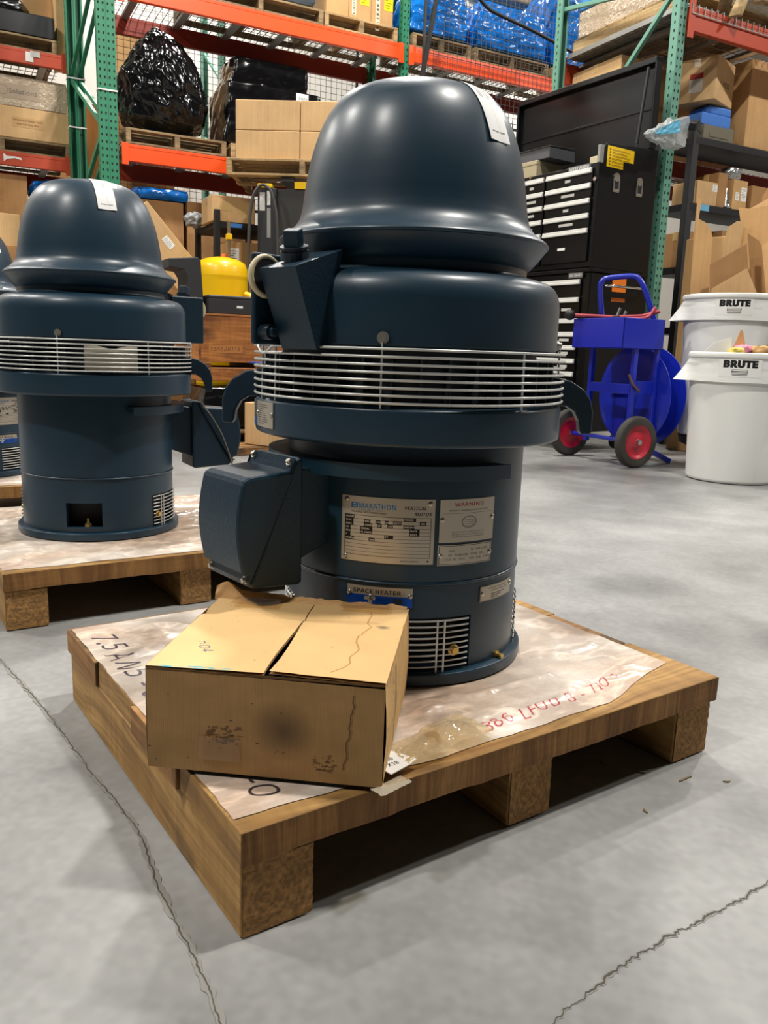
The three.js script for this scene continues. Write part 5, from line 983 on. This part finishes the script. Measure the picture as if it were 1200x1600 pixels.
// ------------------------------------------------------------------ white bins
{
  const logo = S({ map: canvasTex(512, 256, (g, w, h) => { g.fillStyle = '#e4e3df'; g.fillRect(0, 0, w, h); g.fillStyle = '#141414'; g.font = 'bold 132px sans-serif'; g.textAlign = 'center'; g.save(); g.translate(w / 2, 112); g.scale(1.02, 1); g.fillText('BRUTE', 0, 0); g.lineWidth = 15; g.strokeStyle = '#141414'; g.strokeText('BRUTE', 0, 0); g.restore(); g.strokeStyle = '#222'; g.lineWidth = 7; g.strokeRect(166, 146, 180, 46); g.fillRect(160, 166, 192, 12); g.fillRect(160, 208, 190, 10); g.fillRect(170, 224, 170, 7); }), roughness: 0.42 });
  const makeBin = (label, p, rb, rt, H, face, handle) => { // handle: angle of one grip, the other is opposite
    const t = thing('trash_bin', label, 'trash bin', p);
    part(t, 'bin_body', lathe([[0.001, 0.004], [rb - 0.02, 0.0], [rb - 0.004, 0.006], [rb, 0.02], [rt - 0.012, H * 0.8], [rt - 0.008, H - 0.004], [rt - 0.016, H - 0.004], [rt - 0.02, H * 0.8], [rb - 0.01, 0.03], [0.001, 0.02]], 80), binWhite);
    const collar = (r0, r1, y0, y1) => surface(120, 8, (u, v) => { const a = u * 2 * Math.PI, k = Math.pow(Math.abs(Math.cos(a - handle * D2R)), 16), y = y0 + (y1 - y0) * v, r = r0 + (r1 - r0) * v + k * 0.075 * Math.pow(1 - v, 1.2); return [r * Math.cos(a), y, -r * Math.sin(a)]; });
    const c1 = collar(rt + 0.004, rt - 0.002, H - 0.155, H - 0.026); const c2 = collar(rt - 0.006, rt - 0.01, H - 0.15, H - 0.026);
    const rim = surface(120, 1, (u, v) => { const a = u * 2 * Math.PI, k = Math.pow(Math.abs(Math.cos(a - handle * D2R)), 16), r = rt - 0.008 + 0.013 * v + k * 0.073 * (0.99 + 0.01 * v); return [r * Math.cos(a), H - 0.155 + 0.004 * (1 - v), -r * Math.sin(a)]; });
    part(t, 'collar', merge([c1, c2, rim]), S({ map: binWhite.map, roughness: 0.42, side: THREE.DoubleSide }));
    part(t, 'rim', lathe([[rt - 0.018, H - 0.03], [rt + 0.002, H - 0.03], [rt + 0.007, H - 0.024], [rt + 0.007, H - 0.006], [rt + 0.002, H], [rt - 0.014, H], [rt - 0.018, H - 0.03]], 96), binWhite);
    const hw = 0.105 / rt / D2R; part(t, 'bin_logo', sector(rt + 0.0005, rt + 0.0035, H - 0.128, H - 0.036, face - hw, face + hw, 16), logo, 'black lettered logo');
    return t;
  };
  makeBin('front white bin standing on the floor, filled with mixed trash', [3.88, 0, -3.13], 0.238, 0.278, 0.702, 217, 308);
  const dolly = thing('bin_dolly', 'black round dolly under the rear white bin', 'dolly', [4.32, 0, -3.6]);
  part(dolly, 'dolly_ring', lathe([[0.001, 0.12], [0.2, 0.12], [0.24, 0.14], [0.25, 0.19], [0.24, 0.19], [0.22, 0.15], [0.001, 0.15]], 48), blackMatte);
  for (let k = 0; k < 4; k++) part(dolly, 'caster', xf(cyl(0.04, 0.04, 0.03, 16), [0.18 * Math.cos(k * 1.57), 0.041, 0.18 * Math.sin(k * 1.57)], [Math.PI / 2, 0, 0]), rubber);
  for (let k = 0; k < 4; k++) part(dolly, 'caster_stem', bar([0.18 * Math.cos(k * 1.57), 0.05, 0.18 * Math.sin(k * 1.57)], [0.18 * Math.cos(k * 1.57), 0.122, 0.18 * Math.sin(k * 1.57)], 0.012, 8), zinc);
  makeBin('rear white bin raised on a dolly and stuffed with cardboard', [4.32, 0.192, -3.6], 0.255, 0.295, 0.86, 221, 312);
  // trash in the front bin
  const bx = 3.88, bz = -3.13;
  solo('trash_filling', 'dark trash filling the front white bin', 'trash', blob(0.44, 0.66, 0.44, 16, (x, y, z, n) => { const q = 0.02 * fbm(x * 14, y * 14, z * 14); return [x * (0.86 + 0.14 * (y / 0.66 + 0.5)) + n.x * q, y + 0.36 + n.y * q, z * (0.86 + 0.14 * (y / 0.66 + 0.5)) + n.z * q]; }, 0.75), S({ color: 0x2a2724, roughness: 0.7 }), [bx, 0, bz]);
  const scrap = (name, l, c, w, h, d, p, turn, m) => solo(name, l, 'trash', blob(w, h, d, 12, (x, y, z, n) => { const q = 0.35 * h * fbm(x * 22 + p[0] * 9, y * 22, z * 22); return [x + n.x * q, y + h / 2 + n.y * q, z + n.z * q]; }, 0.4), m || S({ color: c, roughness: 0.6 }), p, turn);
  solo('paper_scrap', 'white folded paper corner sticking up at the left of the front bin', 'trash', extrude([[-0.1, -0.06], [0.07, -0.06], [0.065, 0.05], [-0.02, 0.02]], 0.003, 0.0005), paper, [bx - 0.15, 0.735, bz - 0.05], -0.7);
  solo('cardboard_point', 'brown pointed cardboard piece standing up in the front bin', 'trash', extrude([[-0.05, -0.06], [0.05, -0.06], [0.012, 0.08], [0.0, 0.09]], 0.004, 0.0005), card, [bx - 0.02, 0.74, bz - 0.02], -0.6);
  scrap('wrapper', 'pink wrapper in the middle of the front bin', 0xdf8fa8, 0.1, 0.06, 0.08, [bx - 0.03, 0.685, bz + 0.02], 0.3);
  scrap('wrapper', 'yellow wrapper beside the pink one in the front bin', 0xe2c860, 0.08, 0.05, 0.07, [bx - 0.1, 0.68, bz + 0.03], 1.1);
  scrap('trash_bag', 'black crumpled bag at the right of the front bin', 0x151619, 0.16, 0.07, 0.12, [bx + 0.13, 0.68, bz + 0.06], 0.2, blackWrap);
  scrap('cardboard_scrap', 'brown crumpled cardboard in the front bin before the black bag', 0x9c6f3c, 0.12, 0.05, 0.1, [bx + 0.04, 0.695, bz + 0.07], 0.9, card);
  // cardboard standing in the rear bin
  const sheetG = (pts, bend, sd) => { const g = extrude(pts, 0.007, 0.0006); const s = new THREE.PlaneGeometry(1, 1); const p = g.attributes.position; for (let k = 0; k < p.count; k++) { const x = p.getX(k), y = p.getY(k); p.setZ(k, p.getZ(k) + bend * x * x * 3 + 0.02 * fbm(x * 2 + sd, y * 2, 0)); } g.computeVertexNormals(); return triUV(g); };
  const dense = (w, h, rag, sd, n = 16) => { const o = []; o.push([-w / 2, 0], [w / 2, 0]); for (let i = 0; i <= n; i++) { const u = i / n; o.push([w / 2 - w * u, h * (1 + rag * fbm(u * 5 + sd, sd, 0, 4)) - (i === 0 || i === n ? 0.02 : 0)]); } return o; };
  const X = 4.32, Z = -3.6, base = 0.43;
  // outlines of the pieces as they stick out of the bin, in units of 0.81 mm about its middle
  const sheets = [
    [[[350, 2000], [275, 1480], [260, 1060], [262, 800], [292, 830], [285, 960], [335, 985], [385, 1050], [400, 1110], [412, 1500], [420, 2000]], 0.0, 0.05, card, 'narrow upright cardboard flap with a spike at the left of the rear bin', 0.0],
    [[[470, 2000], [485, 1100], [500, 1020], [560, 975], [610, 985], [600, 1150], [600, 2000]], -0.02, 0.1, cardLight, 'rounded light cardboard piece behind the others in the rear bin', 0.3],
    [[[470, 2000], [400, 1310], [640, 1165], [665, 1320], [690, 2000]], 0.13, -0.1, cardDark, 'dark slanted cardboard flap in the middle of the rear bin', 0.0],
    [[[440, 2000], [430, 1490], [660, 1340], [770, 1560], [770, 2000]], 0.17, 0.1, cardLight, 'light cardboard corner low at the front of the rear bin', 0.0],
    [[[720, 2000], [720, 1530], [640, 1080], [720, 1130], [760, 1190], [800, 1300], [900, 1530], [880, 2000]], 0.08, 0.2, cardDark, 'folded cardboard strip leaning right in the rear bin', 0.2],
    [[[820, 2000], [810, 1500], [745, 1180], [800, 1150], [830, 1300], [905, 1530], [900, 2000]], 0.12, -0.15, card, 'second narrow strip beside the folded one in the rear bin', 0.2],
    [[[480, 2000], [590, 1300], [590, 1000], [560, 870], [640, 880], [780, 800], [860, 770], [880, 850], [960, 870], [1040, 860], [900, 2000]], -0.07, 0.0, card, 'large cardboard sheet with wavy top in the rear bin', 0.25],
    [[[640, 2000], [720, 1300], [720, 790], [790, 660], [880, 570], [960, 555], [1040, 560], [900, 2000]], -0.13, -0.1, cardDark, 'rearmost curved cardboard sheet in the rear bin', 0.6],
  ];
  sheets.forEach(([pts, b, ry, m, l, bend], i) => { const g = sheetG(pts.map(([x, y]) => [(x - 600) * 0.00081, (1530 - y) * 0.00081]), bend, i); const o = solo('cardboard_sheet', l, 'cardboard', g, m, [X - b * 0.7, 1.05, Z + b * 0.6], -0.85 + ry); });
}
carton('tall flat carton leaning between the sage column and the rear bin', 0.1, 1.5, 0.3, [4.78, 0, -4.25], 0.2, card, { labels: [[0.0, 1.2, 0.05, 0.12, whiteLabel], [0.0, 0.9, 0.03, 0.06, whiteLabel]] });

// ------------------------------------------------------------------ between the motors
rackPallet('low wooden pallet on the floor under the wooden crate', 0.95, 0.7, [1.84, 0, -5.42], 0, woodGrey);
solo('wrapped_load', 'black film bundle under the wooden crate between the motors', 'wrapped load', blob(0.9, 0.27, 0.62, 24, (x, y, z, n) => { const q = 0.03 * fbm(x * 7, y * 9, z * 7, 4); return [x + n.x * q, y + 0.14 + n.y * q * 0.4, z + n.z * q]; }, 0.2), blackWrap, [1.84, 0.12, -5.42]);
solo('wooden_plank', 'thick brown plank layer between the crate and the black bundle', 'plank', merge([B(-0.44, 0.44, 0, 0.085, -0.3, 0.3, 0.006), B(-0.44, -0.36, 0.085, 0.115, -0.3, 0.3, 0.003), B(0.34, 0.44, 0.085, 0.115, -0.3, 0.3, 0.003), B(-0.06, 0.04, 0.085, 0.115, -0.3, 0.3, 0.003)]), woodPly, [1.82, 0.427, -5.44]);
solo('strap', 'blue strip of plastic lying on the plank layer by the crate', 'strap', B(-0.12, 0.12, 0, 0.012, -0.02, 0.02, 0.003), S({ color: 0x2a55b0, roughness: 0.5 }), [1.82, 0.544, -5.1], 0.1);
{
  const t = thing('wooden_crate', 'plywood crate with handwritten marking between the two motors', 'crate', [1.82, 0.544, -5.46]);
  part(t, 'crate_panel', B(-0.42, 0.42, 0.002, 0.29, 0.285, 0.3, 0.002, 'x', 0.4), woodPly); part(t, 'crate_panel', B(-0.435, -0.42, 0.002, 0.29, -0.3, 0.3, 0.002, 'z'), woodPly); part(t, 'crate_panel', B(0.42, 0.435, 0.002, 0.29, -0.3, 0.3, 0.002, 'z'), woodPly); part(t, 'crate_panel', B(-0.42, 0.42, 0.002, 0.29, -0.3, -0.285, 0.002), woodPly);
  part(t, 'crate_lid', B(-0.44, 0.44, 0.29, 0.302, -0.305, 0.305, 0.002, 'x', 1.3), woodPly);
  const mk = S({ color: 0x3a2a1c, roughness: 0.8 });
  const wr = canvasTex(512, 128, (g) => { g.fillStyle = '#b4753a'; g.fillRect(0, 0, 512, 128); marker(g, '15A520116', 14, 96, -0.02, 84, '#33241a', 2); });
  part(t, 'handwriting', new THREE.BoxGeometry(0.22, 0.05, 0.0008).translate(-0.26, 0.085, 0.3008), S({ map: wr, roughness: 0.6 }), 'black handwritten number');
  part(t, 'film_patch', surface(8, 12, (u, v) => [-0.03 + u * 0.12, 0.01 + v * 0.27, 0.3025 + 0.003 * fbm(u * 6, v * 9, 1)]), M3({ color: 0xd8c8b0, roughness: 0.15, transmission: 0.7, thickness: 0, side: THREE.DoubleSide }));
}
{
  const t = thing('equipment_case', 'flat dark grey case with a white tag on the plywood crate', 'case', [1.67, 0.847, -5.36]);
  part(t, 'case_body', B(-0.21, 0.17, 0, 0.095, -0.17, 0.18, 0.006), charcoal); part(t, 'case_lid', B(-0.214, 0.174, 0.096, 0.115, -0.174, 0.184, 0.008), S({ color: 0x3a3a3b, roughness: 0.4 })); part(t, 'case_tag', B(-0.03, 0.01, 0.04, 0.055, 0.179, 0.182, 0.0006), paper);
  const a = thing('equipment_case', 'upright dark grey cover with an arched opening beside the second motor', 'case', [1.385, 0.847, -5.36]);
  const sh = [[-0.16, 0], [0.06, 0], [0.04, 0.32], [0.02, 0.34], [-0.16, 0.32], [-0.16, 0.27], [-0.07, 0.26], [-0.045, 0.22], [-0.045, 0.05], [-0.16, 0.04]];
  part(a, 'cover_shell', extrude(sh, 0.26, 0.006), charcoal);
}
{
  const t = thing('pressure_vessel', 'bright yellow domed tank behind the crate with a thin pipe on top', 'tank', [1.79, 0, -6.02]);
  part(t, 'tank_shell', lathe([[0.001, 0.26], [0.15, 0.28], [0.188, 0.33], [0.19, 0.34], [0.19, 1.13], [0.193, 1.135], [0.193, 1.15], [0.19, 1.155], [0.188, 1.2], [0.17, 1.24], [0.12, 1.265], [0.05, 1.28], [0.001, 1.282]], 64), yellow);
  for (let k = 0; k < 3; k++) part(t, 'tank_leg', B(0.15 * Math.cos(k * 2.1) - 0.02, 0.15 * Math.cos(k * 2.1) + 0.02, 0, 0.34, 0.15 * Math.sin(k * 2.1) - 0.02, 0.15 * Math.sin(k * 2.1) + 0.02, 0.003), yellow);
  part(t, 'tank_cap', cyl(0.035, 0.025, 0.03, 20).translate(0.03, 1.29, 0), S({ color: 0xe06a10, roughness: 0.5 }), 'orange cap');
  const pp = part(t, 'top_pipe', bar([0.04, 1.28, 0.06], [0.04, 1.52, 0.06], 0.012, 10), S({ color: 0x6d5a40, roughness: 0.6 })); part(pp, 'yellow_tag', B(0.02, 0.06, 1.4, 1.44, 0.04, 0.08, 0.006), yellow);
  part(t, 'side_pipe', tube([[0.13, 1.02, 0.16], [0.16, 1.0, 0.2], [0.165, 0.9, 0.2], [0.17, 0.72, 0.2]], 0.022, 24, 10), yellow); part(t, 'pipe_end', cyl(0.026, 0.026, 0.05, 16).translate(0.17, 0.7, 0.2), paper);
}
{
  const t = carton('long flat taped carton leaning diagonally behind the second motor', 0.24, 0.92, 0.14, [1.62, 0.52, -6.02], 0, cardLight, { labels: [[0.05, 0.62, 0.05, 0.09, whiteLabel]], plain: true });
  t.rotation.z = 0.72; t.position.set(1.82, 0.87, -6.255);
  part(t, 'packing_tape', B(-0.1215, 0.1215, 0.44, 0.49, -0.0712, 0.0712, 0.001), tapeMat);
  carton('brown carton under the leaning flat carton', 0.62, 0.86, 0.4, [1.34, 0, -6.46], 0, cardDark, {});
}
// cartons and tarpaulin at the foot of the middle rack
[[1.5, 0.0, 0.5, 0.95, 'bottom brown carton left under the lower orange beam'], [2.05, 0.0, 0.5, 0.95, 'bottom brown carton right under the lower orange beam'], [1.52, 0.95, 0.52, 0.84, 'brown carton under the blue tarpaulin'], [2.06, 0.95, 0.5, 0.86, 'dark brown carton beside the blue tarpaulin'], [2.62, 0.0, 0.5, 1.6, 'tall brown carton behind the pallet lifter']].forEach(([x, y, w, h, l]) => carton(l, w, h, 0.5, [x, y, -7.3], 0, cardDark, {}));
solo('tarpaulin', 'blue tarpaulin folded on the cartons right of the left green frame', 'tarpaulin', blob(0.46, 0.1, 0.4, 20, (x, y, z, n) => { const q = 0.035 * fbm(x * 9, y * 9, z * 9); return [x + n.x * q, y + 0.05 + n.y * q, z + n.z * q]; }, 0.35), blueWrap, [1.62, 1.795, -7.25]);
{
  const t = thing('shelving_unit', 'black shelving with cartons behind the yellow tank', 'shelves', [2.24, 0, -6.62]);
  for (const x of [-0.385, 0.385]) for (const z of [0.27, -0.27]) part(t, 'shelf_post', B(x - 0.022, x + 0.022, 0, x < 0 ? 1.66 : 1.62, z - 0.022, z + 0.022, 0.003), blackMatte);
  for (const y of [0.3, 0.9, 1.53]) part(t, 'shelf', B(-0.39, 0.39, y, y + 0.045, -0.28, 0.28, 0.003), blackMatte);
}
solo('shelf_tag', 'small blue tag on the black shelf edge behind the yellow tank', 'label', rbox(0.1, 0.03, 0.002, 0.0005), S({ color: 0x3f7fd0, roughness: 0.6 }), [2.0, 1.555, -6.337]);
carton('light carton on top of the black shelves behind the yellow tank', 0.34, 0.19, 0.3, [1.99, 1.577, -6.5], 0, cardLight, { labels: [[-0.06, 0.11, 0.09, 0.06, tapeMat], [0.08, 0.1, 0.09, 0.06, tapeMat]] });
carton('carton with a white packing list on the black shelf behind the yellow tank', 0.5, 0.5, 0.4, [2.2, 0.947, -6.6], 0, card, { labels: [[-0.2, 0.37, 0.09, 0.16, whiteLabel]] });
solo('plastic_bag', 'small grey plastic bag at the left of the black shelves', 'plastic bag', blob(0.14, 0.1, 0.14, 16, (x, y, z, n) => { const q = 0.05 * fbm(x * 19, y * 19, z * 19); return [x + n.x * q, y + 0.05 + n.y * q, z + n.z * q]; }, 0.5), S({ color: 0x9a9da0, roughness: 0.25, bumpMap: crinkle, bumpScale: 0.01 }), [1.79, 1.577, -6.755]);
// pallet lifter carrying the load of cartons
{
  const ry = -30 * D2R;
  const t = thing('pallet_lifter', 'dark pallet lifter with cable loop and yellow top bars behind the large motor', 'lifter', [2.25, 0, -6.02], ry);
  const P = (n, g, m, l) => part(t, n, g, m, l);
  P('mast', B(-0.17, -0.03, 0.02, 1.8, -0.02, 0.04, 0.006), S({ color: 0x23252a, roughness: 0.5 })); P('mast_panel', B(-0.03, 0.62, 0.02, 1.8, -0.02, 0.02, 0.006), S({ color: 0x262521, roughness: 0.6 }));
  P('mast_base', B(-0.2, 0.66, 0, 0.1, -0.12, 0.16, 0.01), charcoal);
  P('top_bar', B(-0.17, -0.06, 1.8, 1.83, -0.03, 0.05, 0.006), yellow, 'yellow cap on the mast'); P('top_bar', B(0.1, 0.6, 1.8, 1.85, -0.03, 0.03, 0.004), yellow, 'yellow bar with black stripes');
  P('grey_sticker', B(-0.155, -0.115, 1.64, 1.77, 0.04, 0.0415, 0.0004), paperGrey); P('grey_sticker', B(-0.1, -0.075, 1.68, 1.78, 0.04, 0.0415, 0.0004), paper); P('grey_sticker', B(-0.1, -0.072, 1.45, 1.66, 0.04, 0.0415, 0.0004), zinc);
  P('hydraulic_hose', tube([[-0.24, 0.5, 0.09], [-0.235, 1.1, 0.09], [-0.22, 1.55, 0.09], [-0.19, 1.74, 0.09], [-0.13, 1.815, 0.09], [-0.06, 1.77, 0.09], [-0.02, 1.6, 0.09], [-0.01, 1.3, 0.09], [-0.02, 0.9, 0.09]], 0.012, 80, 8), S({ color: 0x3e3d3b, roughness: 0.5 }));
  for (const x of [0.0, 0.46]) P('fork', B(x, x + 0.1, 1.85, 1.885, -0.75, 0.02, 0.004), charcoal);
  const c = Math.cos(ry), s = Math.sin(ry), at = (x, y, z) => [1.89 + x * c + z * s, y, -6.2 - x * s + z * c];
  rackPallet('open wooden pallet carrying four tan cartons before the rack', 1.12, 0.76, at(0.56, 1.887, -0.36), ry, woodPale);
  const lab = ['lower left tan carton on the raised pallet', 'lower right tan carton on the raised pallet', 'upper left tan carton on the raised pallet', 'upper right tan carton on the raised pallet'];
  for (let j = 0; j < 2; j++) for (let i = 0; i < 2; i++) carton(lab[j * 2 + i], 0.475, 0.208, 0.6, at(0.29 + i * 0.48 - j * 0.0, 2.006 + j * 0.21, -0.36), ry, cardLight, {});
}
// small things on the floor between the motors
carton('small carton on the floor planks between the motors', 0.16, 0.26, 0.2, [1.72, 0.05, -4.86], 0.5, cardLight, {});
solo('wooden_plank', 'brown board lying on the floor under the small carton', 'plank', B(-0.3, 0.3, 0.001, 0.048, -0.14, 0.14, 0.004), woodPalletDark, [1.66, 0, -4.88], 0.1);

// repeats of one kind share a group
const GROUPS = { vertical_motor: 'blue vertical motors on pallets', wood_pallet: 'wooden pallets on the floor and racks', plastic_sheet: 'plastic films and sheets', carton: 'cartons on racks, shelves and floor', wrapped_load: 'plastic wrapped loads on the racks', rack_frame: 'upright frames of the pallet racks', rack_beam: 'horizontal beams of the pallet racks', wire_deck: 'wire decks of the pallet racks', wire_mesh_panel: 'wire mesh panels of the racks', trash_bin: 'white trash bins', cardboard_sheet: 'cardboard pieces in the rear bin', wood_splinter: 'wood chips on the floor', broken_board: 'broken boards above the right rack beam', equipment_case: 'dark grey cases on the crate', shelving_unit: 'black shelving units', zip_tie: 'white ties on the left rack frame', tape_scrap: 'tape scraps on the front pallet', tarpaulin: 'blue tarpaulins', wrapper: 'wrappers in the front bin', storage_box: 'boxes on the tool chest', plastic_bag: 'plastic bags', wooden_plank: 'planks between the motors' };
for (const o of scene.children) { const k = o.name.replace(/_\d{3}$/, ''); if (GROUPS[k] && !o.userData.group) o.userData.group = GROUPS[k]; }
renderer.render(scene, camera);
